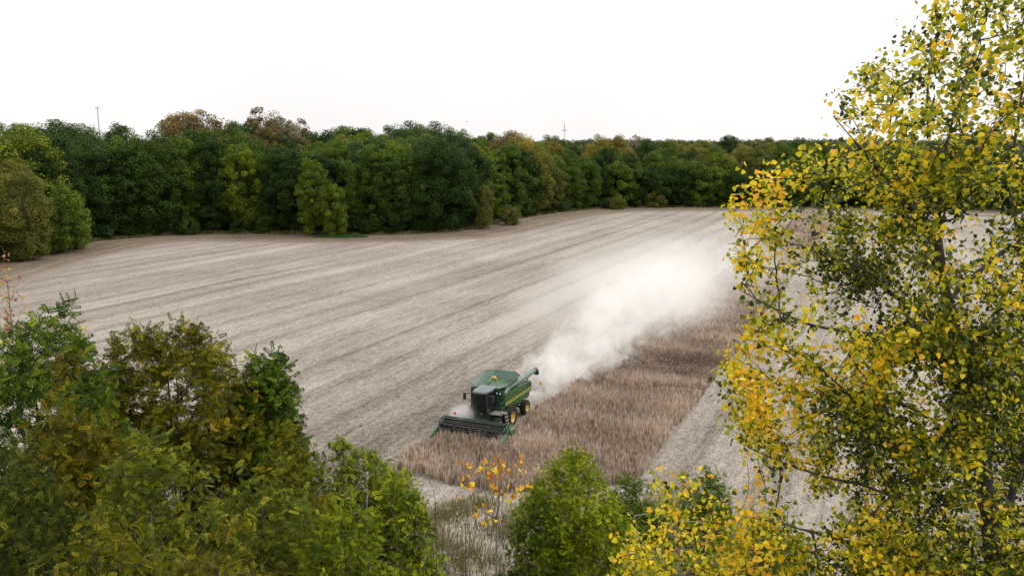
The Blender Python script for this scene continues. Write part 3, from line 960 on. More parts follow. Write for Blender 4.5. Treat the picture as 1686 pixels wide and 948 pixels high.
def near_tree(px, ytop, D, wpx, cols, label, n=380, per=6, leaf=0.30, tpl=PINN, lower=0.42, stems=4, shape=0.75, name='broadleaf_tree', cat='tree', base_r=0.11, transl=0.28, bark='bark_dark', tint=(0.45, 0.2),
              seed=0, gap=0.35, r_tip=0.0032, back=4, up=0.55, group=None, hang=0.0, step=0.3, lean=0.0, spread=0.35, topw=0.55):
    """A tree whose top shows at (px, ytop); LOWER is where its crown starts (share of its height)."""
    r = np.random.default_rng(seed + int(px) * 7 + int(ytop))
    top = A(px, ytop, D)
    H = top[2]; rad = wpx / 2 / FPX * D * 1.02
    base = np.array([top[0] + lean, D, 0.0])
    root = thing(name, label, cat, tuple(base), 0, group)
    z0 = H * lower
    # crown: an uneven envelope with bays and spires, filled in clumps
    ph = r.uniform(0, 6.28, 8)
    def env(u, a):
        core = np.interp(u, [0, 0.15, 0.42, 0.65, 0.85, 1.0], [0.55, 0.82, 1.0, 0.55 + topw * 0.56, topw, 0.10 + max(0, topw - 0.55)])
        return rad * core * (1 + 0.20 * math.sin(2 * a + ph[0] + 3 * u) + 0.14 * math.sin(3 * a + ph[1] - 5 * u) + 0.10 * math.sin(7 * u + ph[2] + a))
    k1, k2 = 2.4 / max(rad, 0.6) ** 0.5, 2.0 / max(rad, 0.6) ** 0.5
    tg = []
    while len(tg) < n:
        u = r.uniform(0, 1); a = r.uniform(0, 6.28)
        e = env(u, a)
        if r.uniform() > (e / rad) ** 1.3: continue
        q_ = e * r.uniform(0.08, 1.0) ** 0.5
        zz = z0 + (H - z0) * (u - 0.10 * (q_ / rad) ** 2 * (u > 0.5) + 0.05 * math.sin(2 * a + ph[3]) * u)
        p = np.array([top[0] + math.cos(a) * q_, D + math.sin(a) * q_, min(zz, H)])
        if p[2] < 0.3: continue
        g = math.sin(p[0] * k1 + ph[4]) + math.sin(p[2] * k1 * 1.1 + p[1] * .6 + ph[5]) + math.sin(p[1] * k2 - p[0] * .7 + ph[6])
        if g < -3 + gap * 5.2 and r.uniform() < 0.88: continue
        tg.append(p)
    tg = np.array(tg)
    lobes = tg[r.permutation(len(tg))[:max(stems, 2) * 2]]
    limbs = [[base, base + np.array([0, 0, z0 * 0.35]), (base + np.array([0, 0, z0 * 0.7])) + (top - base) * np.array([.3, 0, 0]), top * np.array([1, 1, 0.55]) + np.array([0, 0, z0 * 0.45]), top * np.array([1, 1, 0]) + np.array([0, 0, H * 0.93])]]
    for i in range(stems - 1):
        L = lobes[i % len(lobes)]
        s_ = base + np.array([0, 0, z0 * r.uniform(0.25, 0.8)])
        limbs.append([s_, s_ * 0.55 + L[:3] * 0.45 + np.array([0, 0, 0.12 * H]), L[:3]])
    P, par, tips = grow(limbs, tg, step=step, r=r)
    v, f, t = leaves_on(P, par, tips, r, per, leaf, tpl, spread=spread, back=back, up=up, tint=tint, hang=hang)
    m = cols if not isinstance(cols, list) else leaf_mat('leaves_' + name, cols, transl=transl, vary=0.0)
    child_mesh('trunk', branch_mesh('trunk_' + name, P, par, M[bark], r_tip, base_r, 4), root)
    child_mesh('crown', mesh_np('crown_' + name, v, f, [m], attrs={'tint': t}), root)
    return root


G_DEEP = [(0.016, 0.036, 0.004), (0.042, 0.084, 0.006), (0.100, 0.155, 0.009), (0.22, 0.26, 0.015)]
G_OLIVE = [(0.026, 0.034, 0.003), (0.078, 0.086, 0.004), (0.165, 0.155, 0.006), (0.30, 0.22, 0.012)]
G_RUST = [(0.026, 0.028, 0.003), (0.072, 0.070, 0.004), (0.145, 0.125, 0.006), (0.27, 0.18, 0.012)]
G_BRIGHT = [(0.028, 0.050, 0.004), (0.088, 0.130, 0.005), (0.190, 0.230, 0.008), (0.36, 0.37, 0.014)]
G_FEATHER = [(0.022, 0.036, 0.004), (0.066, 0.092, 0.006), (0.145, 0.165, 0.009), (0.30, 0.29, 0.016)]
G_PAINTED_SHADE = [(0.008, 0.016, 0.003), (0.026, 0.042, 0.004), (0.066, 0.085, 0.007), (0.16, 0.16, 0.012)]  # shade painted into the leaf colours: darkened greens for the low corner tree
near_tree(45, 498, 27, 330, G_DEEP, 'tall deep green tree with pinnate leaves cut off by the left border of the photo', n=1500, per=7, leaf=0.36, lower=0.25, seed=1, gap=0.25, topw=0.75)
near_tree(112, 590, 24.5, 270, G_RUST, 'reddish-olive tree standing before the deep green one at the left border', n=1500, per=7, leaf=0.30, tpl=PINN_F, lower=0.28, seed=2, gap=0.36)
near_tree(270, 533, 33, 280, G_OLIVE, 'olive-tinged tree with many dark stems, tallest of those against the pale field', n=2000, per=7, leaf=0.32, lower=0.36, stems=14, seed=3, gap=0.30, topw=0.80, r_tip=0.005, base_r=0.16)
near_tree(440, 582, 35, 150, G_DEEP, 'narrow dark green tree with a pointed top, right of the olive many-stemmed tree', n=800, per=8, leaf=0.36, lower=0.45, stems=5, seed=4, gap=0.26, topw=0.7)
near_tree(385, 648, 36, 230, G_RUST, 'thin reddish-brown tree filling the gap between the olive tree and the narrow dark one', n=800, per=7, leaf=0.30, tpl=PINN_F, lower=0.30, stems=8, seed=5, gap=0.38)
near_tree(478, 702, 30, 200, G_OLIVE, 'olive bushy tree under the narrow dark green one', n=1200, per=7, leaf=0.28, lower=0.2, seed=6, gap=0.25)
near_tree(585, 740, 33, 220, G_BRIGHT, 'yellowish-green dense tree at the right end of the near thicket, the higher of two', n=1600, per=8, leaf=0.26, lower=0.15, seed=7, gap=0.20, topw=0.85)
near_tree(655, 790, 31, 170, G_BRIGHT, 'lower green tree at the right edge of the thicket, next to the bare saplings', n=1300, per=8, leaf=0.26, lower=0.12, seed=8, gap=0.20, topw=0.85)
near_tree(240, 715, 22, 420, G_FEATHER, 'feathery grey-green locust tree in front of the olive many-stemmed tree', n=1900, per=9, leaf=0.22, tpl=PINN_F, lower=0.25, stems=7, seed=9, gap=0.38, bark='bark_grey', up=0.7)
near_tree(30, 730, 19, 380, G_PAINTED_SHADE, 'dark green tree in the bottom left corner, shade painted into its leaves', n=1600, per=9, leaf=0.21, lower=0.3, seed=10, gap=0.30)
near_tree(425, 745, 24, 400, G_FEATHER, 'feathery green locust tree at the bottom, right of the first feathery one', n=1900, per=9, leaf=0.23, tpl=PINN_F, lower=0.22, stems=7, seed=11, gap=0.38, up=0.7)
near_tree(565, 820, 24, 330, G_BRIGHT, 'wide yellow-green bush along the bottom border under the dense tree', n=1600, per=9, leaf=0.20, lower=0.15, seed=12, gap=0.30)
near_tree(150, 830, 17, 420, G_OLIVE, 'olive-brown feathery bush along the bottom border at the left', n=800, per=7, leaf=0.22, tpl=PINN_F, lower=0.4, stems=6, seed=13, gap=0.4)
near_tree(350, 865, 18, 420, G_RUST, 'brownish-olive low bush on the bottom border between the two locust trees', n=700, per=7, leaf=0.21, tpl=PINN_F, lower=0.4, stems=6, seed=14, gap=0.4)
near_tree(945, 748, 36, 200, G_BRIGHT, 'rounded light green tree with a dark stem standing before the front of the soybeans', n=1700, per=10, leaf=0.22, tpl=PINN, lower=0.10, stems=5, seed=15, gap=0.22, topw=0.82, tint=(0.58, 0.2))  # whole crown tinted lighter, painting in light from above
near_tree(890, 822, 35, 140, G_DEEP, 'shaded green side bush on the left flank of the rounded light green tree', n=520, per=9, leaf=0.22, lower=0.05, seed=16, topw=0.75)
near_tree(1048, 786, 40, 130, G_DEEP, 'dark green bush right of the rounded light green tree', n=760, per=10, leaf=0.22, lower=0.05, seed=17, gap=0.22, topw=0.8)
near_tree(1165, 778, 43, 115, G_DEEP, 'dark green bush alone on the stubble behind the lowest yellow poplar twigs', n=480, per=9, leaf=0.22, lower=0.02, seed=18, gap=0.22, topw=0.8)
near_tree(1258, 850, 38, 180, G_DEEP, 'dark green bush half hidden behind the poplar near the bottom border', n=560, per=8, leaf=0.22, lower=0.05, seed=19, gap=0.25, topw=0.8)

# a second, smaller poplar with yellow leaves at the bottom
near_tree(1125, 770, 10.3, 330, M['poplar'], 'small yellow-leaved poplar with pale twigs rising from the bottom border, below the big poplar', n=260, per=10, leaf=0.062, tpl=COTTON, lower=0.84, stems=6, seed=20, gap=0.42,
          name='poplar_tree', bark='bark_pale', r_tip=0.0032, base_r=0.05, tint=(0.62, 0.17), up=0.2, hang=0.4, step=0.15, spread=0.22)

# slender saplings
near_tree(818, 744, 20, 165, M['orange_leaf'], 'slender sapling with a few bright orange and yellow leaves in front of the harvester', n=24, per=5, leaf=0.12, tpl=COTTON, lower=0.905, stems=1, seed=21, name='sapling', cat='sapling', bark='bark_grey',
          r_tip=0.006, base_r=0.028, tint=(0.60, 0.30), up=0.2, hang=0.3, spread=0.3, gap=0.0, back=2)
for i, (px, yt, D, wpx, n_, lab) in enumerate([(715, 760, 22, 130, 22, 'bare thin-twigged sapling beside the right end of the near thicket'), (765, 800, 21, 90, 20, 'nearly leafless grey sapling left of the orange-leaved one'),
                                        (868, 800, 23, 80, 18, 'nearly leafless sapling with brown scraps of leaf, right of the orange-leaved one'), (668, 720, 24, 100, 18, 'thin twiggy sapling poking over the right end of the thicket')]):
    near_tree(px, yt, D, wpx * 1.5, M['weed'], lab, n=n_ * 3, per=2, leaf=0.07, tpl=OVATE, lower=0.62, stems=4, seed=30 + i, name='sapling', cat='sapling', bark='bark_dark', r_tip=0.0035, base_r=0.025, tint=(0.6, 0.25), spread=0.2, gap=0.0)
near_tree(6, 405, 32, 60, M['pink_leaf'], 'thin twig top with pinkish-orange leaves rising along the left border', n=60, per=4, leaf=0.11, tpl=COTTON, lower=0.74, stems=2, seed=40, name='sapling', cat='sapling', bark='bark_grey', r_tip=0.004, base_r=0.05,
          tint=(0.35, 0.3), up=0.1, hang=0.3, step=0.3, spread=0.3, gap=0.1)
near_tree(112, 500, 31.5, 66, M['pink_leaf'], 'sparse sapling top with yellow and pink leaves beside the deep green tree at the left', n=44, per=3, leaf=0.11, tpl=COTTON, lower=0.80, stems=2, seed=41, name='sapling', cat='sapling', bark='bark_grey', r_tip=0.004, base_r=0.05,
          tint=(0.5, 0.3), up=0.1, hang=0.3, step=0.3, spread=0.3, gap=0.1)
near_tree(600, 690, 25, 90, M['weed'], 'faint spindly green sapling over the stubble left of the harvester header', n=18, per=4, leaf=0.08, tpl=OVATE, lower=0.72, stems=2, seed=42, name='sapling', cat='sapling', bark='bark_pale', r_tip=0.003, base_r=0.02, tint=(0.15, 0.1), spread=0.2)

# tall weeds on the strip between the thicket and the field
def weed_cloud(n, x0, x1, y0, y1, h0, h1, seed):
    r = np.random.default_rng(seed)
    base = np.column_stack([r.uniform(x0, x1, n), r.uniform(y0, y1, n), np.full(n, 0.02)])
    g = 0.5 + 0.5 * np.sin(base[:, 0] * 1.1 + np.sin(base[:, 1] * 0.8) * 2)
    keep = r.uniform(size=n) < 0.25 + 0.75 * g
    return base[keep], g[keep]


b_, g_ = weed_cloud(30000, -32, 16, 27, 43, 0, 0, 5)
sel = ~((b_[:, 0] > -9) & (b_[:, 1] > 39))
sel |= rng.uniform(size=len(b_)) < 0.35
b_, g_ = b_[sel], g_[sel]
b2, g2 = weed_cloud(26000, -13, 16, 38, 54, 0, 0, 6)
k2 = b2[:, 1] < 53.5 - 0.05 * (b2[:, 0] - 2) ** 2 * 0.3
b_, g_ = np.concatenate([b_, b2[k2]]), np.concatenate([g_, g2[k2] * 0.6])
hh = rng.uniform(0.3, 1.1, len(b_)) * (0.5 + 0.8 * g_)
me = blade_mesh('weeds', b_, hh, rng.uniform(.03, .08, len(b_)), 0.35, M['weed'], np.clip(g_ * 0.3 + 0.3 + rng.uniform(-.15, .45, len(b_)), 0, 1))
tag(link('weeds', me), 'pale dry weeds on the rough strip below the field', 'weeds', kind='stuff')
r = np.random.default_rng(91)
n = 16000
pos = np.column_stack([r.uniform(-30, 20, n), r.uniform(12, 31, n), np.zeros(n)])
hgt = 2.2 + 1.3 * np.sin(pos[:, 0] * 0.8) + 1.0 * np.sin(pos[:, 1] * 0.9 + pos[:, 0] * 0.4)
pos[:, 2] = np.maximum(0.1, hgt * r.uniform(0, 1, n) ** 0.6)
v, f = stamp(PINN[0], PINN[1], pos, frames(unit(r.normal(0, .6, (n, 3)) + np.array([0, 0, .6])), r.normal(size=(n, 3))), r.uniform(.25, .45, n))
tag(link('undergrowth', mesh_np('undergrowth', v, f, [M['wood_dark green']], attrs={'tint': np.repeat(np.clip(r.normal(.5, .25, n), 0, 1), len(PINN[0]))})), 'tangled dark undergrowth beneath the near trees', 'undergrowth', kind='stuff')

# ------------------------------------------------------------------ the combine harvester (local frame: front is -Y, its left side +X)
M['green'] = paint('machine_green', (0.010, 0.062, 0.016), 0.36, coat=0.2, dust=0.25)
M['green_dark'] = paint('machine_green_lower', (0.005, 0.028, 0.011), 0.5, dust=0.2)
M['green_in'] = paint('tank_green', (0.007, 0.048, 0.020), 0.5, dust=0.2, dust_col=(0.13, 0.15, 0.13))
M['tank_panel'] = paint('extension_grey_green', (0.034, 0.080, 0.055), 0.4, dust=0.32, dust_col=(0.17, 0.19, 0.18))
M['auger_grey'] = paint('auger_dusty_green', (0.06, 0.115, 0.08), 0.45, dust=0.6, dust_col=(0.20, 0.21, 0.19))
M['yellow'] = paint('machine_yellow', (0.40, 0.27, 0.02), 0.5, dust=0.45)
M['black'] = paint('black_plastic', (0.012, 0.012, 0.013), 0.5, dust=0.2)
M['rubber'] = paint('tyre_rubber', (0.014, 0.013, 0.013), 0.85, spec=0.2, dust=0.35, dust_col=(0.10, 0.085, 0.07))
M['steel'] = paint('worn_steel', (0.30, 0.29, 0.28), 0.45, metal=0.6, dust=0.4)
M['roof'] = paint('cab_roof_paint', (0.06, 0.085, 0.085), 0.35, dust=0.6, dust_col=(0.17, 0.175, 0.18))
M['red'] = paint('red_reflector', (0.55, 0.03, 0.04), 0.3, dust=0.1)
M['amber'] = paint('amber_lens', (0.75, 0.36, 0.02), 0.25, dust=0.1)
M['seat'] = paint('cab_interior', (0.03, 0.028, 0.026), 0.8, dust=0.1)
M['shirt'] = paint('driver_shirt', (0.10, 0.11, 0.14), 0.9, dust=0.0)
M['grain'] = paint('soybean_grain', (0.42, 0.33, 0.17), 0.8, dust=0.0)
M['stripe'] = paint('stripe_yellow', (0.42, 0.33, 0.04), 0.4, dust=0.1)
m, nt, out = new_mat('cab_glass'); q = NT(nt)
gb = q.n('ShaderNodeBsdfPrincipled'); gb.inputs['Base Color'].default_value = (0.02, 0.026, 0.026, 1)
gb.inputs['Roughness'].default_value = 0.08; gb.inputs['Transmission Weight'].default_value = 0.5; gb.inputs['IOR'].default_value = 1.45
gb.inputs['Specular IOR Level'].default_value = 0.15
q.l(gb.outputs[0], out.inputs['Surface']); M['glass'] = m
m, nt, out = new_mat('lamp_glass'); q = NT(nt)
gb = q.n('ShaderNodeBsdfPrincipled'); gb.inputs['Base Color'].default_value = (0.75, 0.78, 0.8, 1); gb.inputs['Roughness'].default_value = 0.15
q.l(gb.outputs[0], out.inputs['Surface']); M['lens'] = m


class MB:
    """Collects boxes, prisms, tubes and lathes into one mesh."""
    def __init__(s): s.v, s.f = [], []

    def add(s, v, f):
        o = len(s.v); s.v += [tuple(map(float, p)) for p in v]; s.f += [[i + o for i in q] for q in f]; return s

    def box(s, x0, x1, y0, y1, z0, z1, taper=1.0):
        cx, cy = (x0 + x1) / 2, (y0 + y1) / 2
        v = []
        for z, k in ((z0, 1.0), (z1, taper)):
            for x, y in ((x0, y0), (x1, y0), (x1, y1), (x0, y1)): v.append((cx + (x - cx) * k, cy + (y - cy) * k, z))
        return s.add(v, [(3, 2, 1, 0), (4, 5, 6, 7), (0, 1, 5, 4), (1, 2, 6, 5), (2, 3, 7, 6), (3, 0, 4, 7)])

    def prism_x(s, prof, x0, x1):
        """Profile of (y, z) extruded from x0 to x1."""
        n = len(prof)
        v = [(x0, y, z) for y, z in prof] + [(x1, y, z) for y, z in prof]
        a = sum(prof[i][0] * prof[(i + 1) % n][1] - prof[(i + 1) % n][0] * prof[i][1] for i in range(n))
        f = [list(range(n))[::-1], list(range(n, 2 * n))] + [(i, (i + 1) % n, n + (i + 1) % n, n + i) for i in range(n)]
        if a < 0: f = [q[::-1] for q in f]
        return s.add(v, f)

    def quad_slab(s, q4, th):
        a, b, c, d = [np.array(p, float) for p in q4]
        n = unit(np.cross(b - a, d - a)) * th
        v = [a, b, c, d, a - n, b - n, c - n, d - n]
        return s.add(v, [(0, 1, 2, 3), (7, 6, 5, 4), (0, 4, 5, 1), (1, 5, 6, 2), (2, 6, 7, 3), (3, 7, 4, 0)])

    def tube(s, pts, rad, sides=10, cap=True):
        pts = np.array(pts, float); n = len(pts)
        rad = [rad] * n if isinstance(rad, (int, float)) else rad
        rings = []
        up = None
        for i in range(n):
            d = unit(pts[min(i + 1, n - 1)] - pts[max(i - 1, 0)])
            if up is None: up = np.array([0, 0, 1.0]) if abs(d[2]) < 0.9 else np.array([1.0, 0, 0])
            x = unit(np.cross(up, d)); y = np.cross(d, x); up = y
            rings.append([pts[i] + rad[i] * (math.cos(t) * x + math.sin(t) * y) for t in np.arange(sides) / sides * 2 * math.pi])
        v = [p for rg in rings for p in rg]
        f = [(i * sides + j, i * sides + (j + 1) % sides, (i + 1) * sides + (j + 1) % sides, (i + 1) * sides + j) for i in range(n - 1) for j in range(sides)]
        if cap: f += [list(range(sides))[::-1], [(n - 1) * sides + j for j in range(sides)]]
        return s.add(v, f)

    def lathe_x(s, prof, c, sides=28):
        """Profile of (x, radius) turned about the X axis through c."""
        n = len(prof); v = []
        for x, rr_ in prof:
            for t in np.arange(sides) / sides * 2 * math.pi: v.append((c[0] + x, c[1] + rr_ * math.cos(t), c[2] + rr_ * math.sin(t)))
        f = [(i * sides + j, i * sides + (j + 1) % sides, (i + 1) * sides + (j + 1) % sides, (i + 1) * sides + j) for i in range(n - 1) for j in range(sides)]
        return s.add(v, f)

    def build(s, name, mat, parent, bevel=0.0, smooth=False):
        me = bpy.data.meshes.new(name)
        me.from_pydata(s.v, [], s.f)
        me.materials.append(mat)
        import bmesh as _b
        bm = _b.new(); bm.from_mesh(me); _b.ops.recalc_face_normals(bm, faces=bm.faces)
        if bevel:
            ed_ = [e for e in bm.edges if len(e.link_faces) == 2 and e.calc_face_angle(0) > R(35)]
            _b.ops.bevel(bm, geom=ed_, offset=bevel, segments=2, affect='EDGES', profile=0.6, clamp_overlap=True)
        bm.to_mesh(me); bm.free()
        if smooth:
            for p_ in me.polygons: p_.use_smooth = True
        o = link(name, me, parent)
        return o


CH = thing('combine_harvester', 'green combine harvester with yellow wheel rims cutting dry soybeans ahead of its own dust cloud', 'harvester', (CMB[0], CMB[1], 0.02), -YAW)

# chassis, threshing body
b = MB(); b.prism_x([(-0.75, 1.55), (-0.75, 3.35), (2.55, 3.35), (2.75, 2.72), (5.0, 2.62), (5.2, 1.75), (3.6, 1.25), (0.2, 1.05)], -1.36, 1.36)
b.box(-0.55, 0.55, -0.6, 4.4, 0.75, 1.3)
body = b.build('body', M['green'], CH, 0.03)
for sx in (1, -1):
    b = MB()
    prof = [(-0.76, 2.02), (-0.72, 3.02), (0.2, 3.06), (5.02, 2.80), (5.26, 2.5), (5.16, 1.86), (3.9, 1.70), (2.7, 1.50), (0.9, 1.72)]
    b.prism_x(prof, *((1.38, 1.56) if sx > 0 else (-1.56, -1.38)))
    sp = b.build('side_panel', M['green'], CH, 0.05)
    x0, x1 = (1.555, 1.567) if sx > 0 else (-1.567, -1.555)
    b = MB()
    for za, zb, wd in ((2.13, 2.06, 0.065), (2.27, 2.20, 0.05)):
        b.prism_x([(-0.55, za), (-0.55, za + wd * .8), (4.95, zb + wd * .8), (4.95, zb)], x0, x1)
    b.build('stripe', M['stripe'], sp)
    b = MB(); b.prism_x([(-0.66, 2.94), (-0.66, 2.98), (4.6, 2.56), (4.6, 2.52)], *((1.55, 1.60) if sx > 0 else (-1.60, -1.55)))
    b.build('crease_rail', M['green'], sp, 0.01)
    b = MB(); b.prism_x([(3.9, 2.45), (3.9, 2.70), (4.75, 2.64), (4.75, 2.40)], *((1.555, 1.575) if sx > 0 else (-1.575, -1.555)))
    b.build('air_screen', M['black'], sp, 0.01)
    b = MB(); b.prism_x([(1.3, 1.35), (1.2, 1.66), (2.6, 1.45), (3.6, 1.64), (3.4, 1.2)], *((1.30, 1.36) if sx > 0 else (-1.36, -1.30)))
    b.build('lower_shield', M['green_dark'], CH, 0.02)
# engine deck, rear hood, spreader
b = MB(); b.box(-1.2, 1.2, 2.75, 4.9, 2.66, 2.80); b.box(-0.9, 0.3, 3.0, 4.4, 2.80, 3.12, 0.92); b.box(-1.15, -0.5, 2.9, 4.3, 2.8, 3.25, 0.95)
b.build('engine_deck', M['black'], CH, 0.03)
b = MB(); b.tube([(-0.2, 3.4, 3.1), (-0.2, 3.4, 3.55), (-0.2, 3.55, 3.72)], 0.08, 10); b.build('exhaust_pipe', M['steel'], CH, smooth=True)
b = MB(); b.prism_x([(4.9, 1.3), (4.8, 2.5), (5.35, 2.45), (5.75, 1.75), (5.65, 1.15)], -1.15, 1.15); b.build('straw_hood', M['green_dark'], CH, 0.04)
b = MB(); b.tube([(-0.6, 5.55, 1.08), (-0.6, 5.55, 1.0)], 0.42, 16); b.tube([(0.6, 5.55, 1.08), (0.6, 5.55, 1.0)], 0.42, 16); b.build('straw_spreader', M['black'], CH)

# grain tank: inner trough and eight flared extension panels
zi, zo = 3.30, 3.98
inn = [(-1.28, -0.35), (-0.9, -0.72), (0.9, -0.72), (1.28, -0.35), (1.28, 2.0), (0.9, 2.5), (-0.9, 2.5), (-1.28, 2.0)]
outr = [(-1.72, -0.60), (-1.05, -0.95), (1.05, -0.95), (1.62, -0.60), (1.68, 2.3), (1.0, 2.95), (-1.0, 2.95), (-1.72, 2.3)]
b = MB()
iv = [(x, y, 3.36) for x, y in inn] + [(x * 0.35, 0.8 + (y - 0.8) * 0.35, 2.55) for x, y in inn]
b.add(iv, [(i, 8 + i, 8 + (i + 1) % 8, (i + 1) % 8) for i in range(8)] + [tuple(range(8, 16))])
tank = b.build('grain_tank', M['green_in'], CH)
md = tank.modifiers.new('thickness', 'SOLIDIFY'); md.thickness = 0.03; md.offset = 1
top_z = [3.72, 3.56, 3.56, 3.72, 3.98, 4.02, 4.02, 3.98]
for i in range(8):
    j = (i + 1) % 8
    b = MB()
    b.quad_slab([(*inn[i], 3.36), (*inn[j], 3.36), (*outr[j], top_z[j]), (*outr[i], top_z[i])], 0.035)
    pn = b.build('extension_panel', M['tank_panel'], CH)
    rb = MB(); rb.tube([(*outr[i], top_z[i]), (*outr[j], top_z[j])], 0.03, 6); rb.build('rim_bar', M['green_dark'], pn)
b = MB(); b.tube([(-0.75, -0.1, 2.9), (-0.55, 0.25, 3.4), (-0.30, 0.75, 3.88)], [0.13, 0.15, 0.15], 12)
la = b.build('loading_auger', M['green'], CH, smooth=True)
b = MB(); b.tube([(-0.30, 0.75, 3.92), (-0.12, 0.95, 3.92), (0.0, 1.02, 3.62)], [0.16, 0.17, 0.13], 12); b.build('spout', M['yellow'], la, smooth=True)
gv = []
for i in range(9):
    for j in range(9):
        x, y = -0.85 + i * 0.21, -0.25 + j * 0.28
        gv.append((x, y, 2.72 + 0.42 * math.exp(-((x + 0.1) ** 2 + (y - 0.9) ** 2) / 0.6) + 0.02 * math.sin(i * 5 + j * 3)))
b = MB(); b.add(gv, [(i * 9 + j, (i + 1) * 9 + j, (i + 1) * 9 + j + 1, i * 9 + j + 1) for i in range(8) for j in range(8)])
b.build('grain_heap', M['grain'], tank, smooth=True)

# unloading auger, folded back along the left side
b = MB(); b.tube([(1.36, -0.35, 2.7), (1.40, -0.35, 3.15), (1.42, -0.1, 3.30), (1.42, 0.3, 3.32)], [0.24, 0.24, 0.23, 0.21], 14)
b.tube([(1.42, 0.25, 3.32), (1.36, 6.35, 3.36)], 0.20, 14)
ua = b.build('unloading_auger', M['auger_grey'], CH, smooth=False)
for p_ in ua.data.polygons: p_.use_smooth = True
b = MB(); b.tube([(1.36, 6.30, 3.36), (1.36, 6.62, 3.34), (1.36, 6.80, 3.16), (1.36, 6.84, 2.92)], [0.215, 0.225, 0.23, 0.22], 14)
b.build('spout', M['black'], ua, smooth=True)
b = MB(); b.tube([(1.36, 2.2, 2.9), (1.36, 2.25, 3.14)], 0.06, 6); b.tube([(1.36, 4.6, 2.75), (1.36, 4.6, 3.18)], 0.06, 6); b.build('auger_cradle', M['green_dark'], CH)

# cab
cabz = 1.80
b = MB()
b.box(-0.74, 0.74, -2.05, -0.78, cabz - 0.16, cabz)
for x, y, x2, y2 in ((-0.60, -2.12, -0.55, -2.28), (0.60, -2.12, 0.55, -2.28), (-0.74, -1.35, -0.72, -1.35), (0.74, -1.35, 0.72, -1.35), (-0.74, -0.82, -0.72, -0.82), (0.74, -0.82, 0.72, -0.82)):
    b.tube([(x, y, cabz), (x2, y2, 3.42)], 0.05, 6)
b.box(-0.74, 0.74, -0.84, -0.77, cabz, 3.4)
cab = b.build('cab', M['black'], CH, 0.0)
b = MB(); b.add([(-0.62, -2.10, cabz + .02), (-0.30, -2.24, cabz + .02), (0.30, -2.24, cabz + .02), (0.62, -2.10, cabz + .02), (-0.57, -2.27, 3.40), (-0.28, -2.40, 3.40), (0.28, -2.40, 3.40), (0.57, -2.27, 3.40)], [(0, 1, 5, 4), (1, 2, 6, 5), (2, 3, 7, 6)])
ws = b.build('windshield', M['glass'], cab); md = ws.modifiers.new('thickness', 'SOLIDIFY'); md.thickness = 0.012
for sx in (1, -1):
    b = MB(); b.add([(sx * 0.63, -2.06, cabz + .02), (sx * 0.75, -0.86, cabz + .02), (sx * 0.73, -0.86, 3.40), (sx * 0.58, -2.22, 3.40)], [(0, 1, 2, 3)])
    sw = b.build('side_window', M['glass'], cab); md = sw.modifiers.new('thickness', 'SOLIDIFY'); md.thickness = 0.012
b = MB()
rp = [(-0.60, -2.34), (-0.30, -2.50), (0.30, -2.50), (0.60, -2.34), (0.74, -1.6), (0.74, -0.35), (-0.74, -0.35), (-0.74, -1.6)]
lay = [(3.40, 0.97), (3.47, 1.02), (3.58, 0.99), (3.64, 0.86)]
v = [(x * k, -1.35 + (y + 1.35) * k, z) for z, k in lay for x, y in rp]
b.add(v, [tuple(range(8))[::-1], tuple(range(24, 32))] + [(l * 8 + i, l * 8 + (i + 1) % 8, (l + 1) * 8 + (i + 1) % 8, (l + 1) * 8 + i) for l in range(3) for i in range(8)])
rf = b.build('roof', M['roof'], cab, 0.015)
b = MB()
for x in (-0.45, -0.2, 0.2, 0.45): b.box(x - .08, x + .08, -2.50 + abs(x) * .25, -2.44 + abs(x) * .25, 3.44, 3.53)
b.build('work_lamp', M['lens'], rf)
b = MB(); b.box(-0.28, 0.28, -1.35, -0.9, cabz + .02, cabz + .5); b.box(-0.26, 0.26, -1.0, -0.88, cabz + .5, cabz + 1.15); b.build('seat', M['seat'], cab, 0.04)
b = MB(); b.tube([(0, -1.95, cabz), (0, -1.78, cabz + .75)], 0.04, 6); b.tube([(0.2 * math.cos(t), -1.76 + .1 * math.sin(t), cabz + .78 + .12 * math.sin(t)) for t in np.linspace(0, 6.28, 17)], 0.018, 5); b.build('steering_wheel', M['black'], cab)
for sx in (1, -1):
    b = MB(); b.tube([(sx * 0.66, -2.2, 3.35), (sx * 1.02, -2.45, 3.40), (sx * 1.27, -2.42, 3.36)], 0.022, 6); b.tube([(sx * 0.66, -2.1, 2.5), (sx * 1.20, -2.40, 2.95)], 0.018, 6)
    mr = b.build('mirror_arm', M['black'], cab)
    b = MB(); b.box(sx * 1.27 - .13, sx * 1.27 + .13, -2.47, -2.38, 2.82, 3.40); b.build('mirror', M['black'], mr, 0.03)
# front bulkhead beside the cab with lamps, platform, railing, ladder
for sx in (0.80, -1.45):
    b = MB(); b.box(sx, sx + .65, -0.92, -0.75, 1.95, 3.45); b.build('front_bulkhead', M['green_dark'], CH, 0.03)
b = MB()
for x in (0.95, 1.25): b.box(x - .06, x + .06, -0.97, -0.91, 3.14, 3.24)
b.box(1.50, 1.60, -0.55, -0.48, 3.22, 3.32); b.build('work_lamp', M['lens'], CH, 0.015)
b = MB(); b.box(0.78, 1.75, -2.0, -0.95, 1.68, 1.74); pf = b.build('platform', M['steel'], CH)
b = MB()
for p_ in ([(1.72, -1.95, 1.74), (1.72, -1.95, 2.65), (1.72, -1.0, 2.65), (1.72, -1.0, 1.74)], [(1.72, -1.95, 2.2), (1.72, -1.0, 2.2)], [(0.9, -1.98, 1.74), (0.9, -1.98, 2.3), (1.72, -1.98, 2.3)]): b.tube(p_, 0.022, 6)
b.build('railing', M['green_dark'], pf)
b = MB()
for yy in (-1.32, -0.92): b.tube([(1.80, yy, 1.72), (2.02, yy, 0.45)], 0.03, 6)
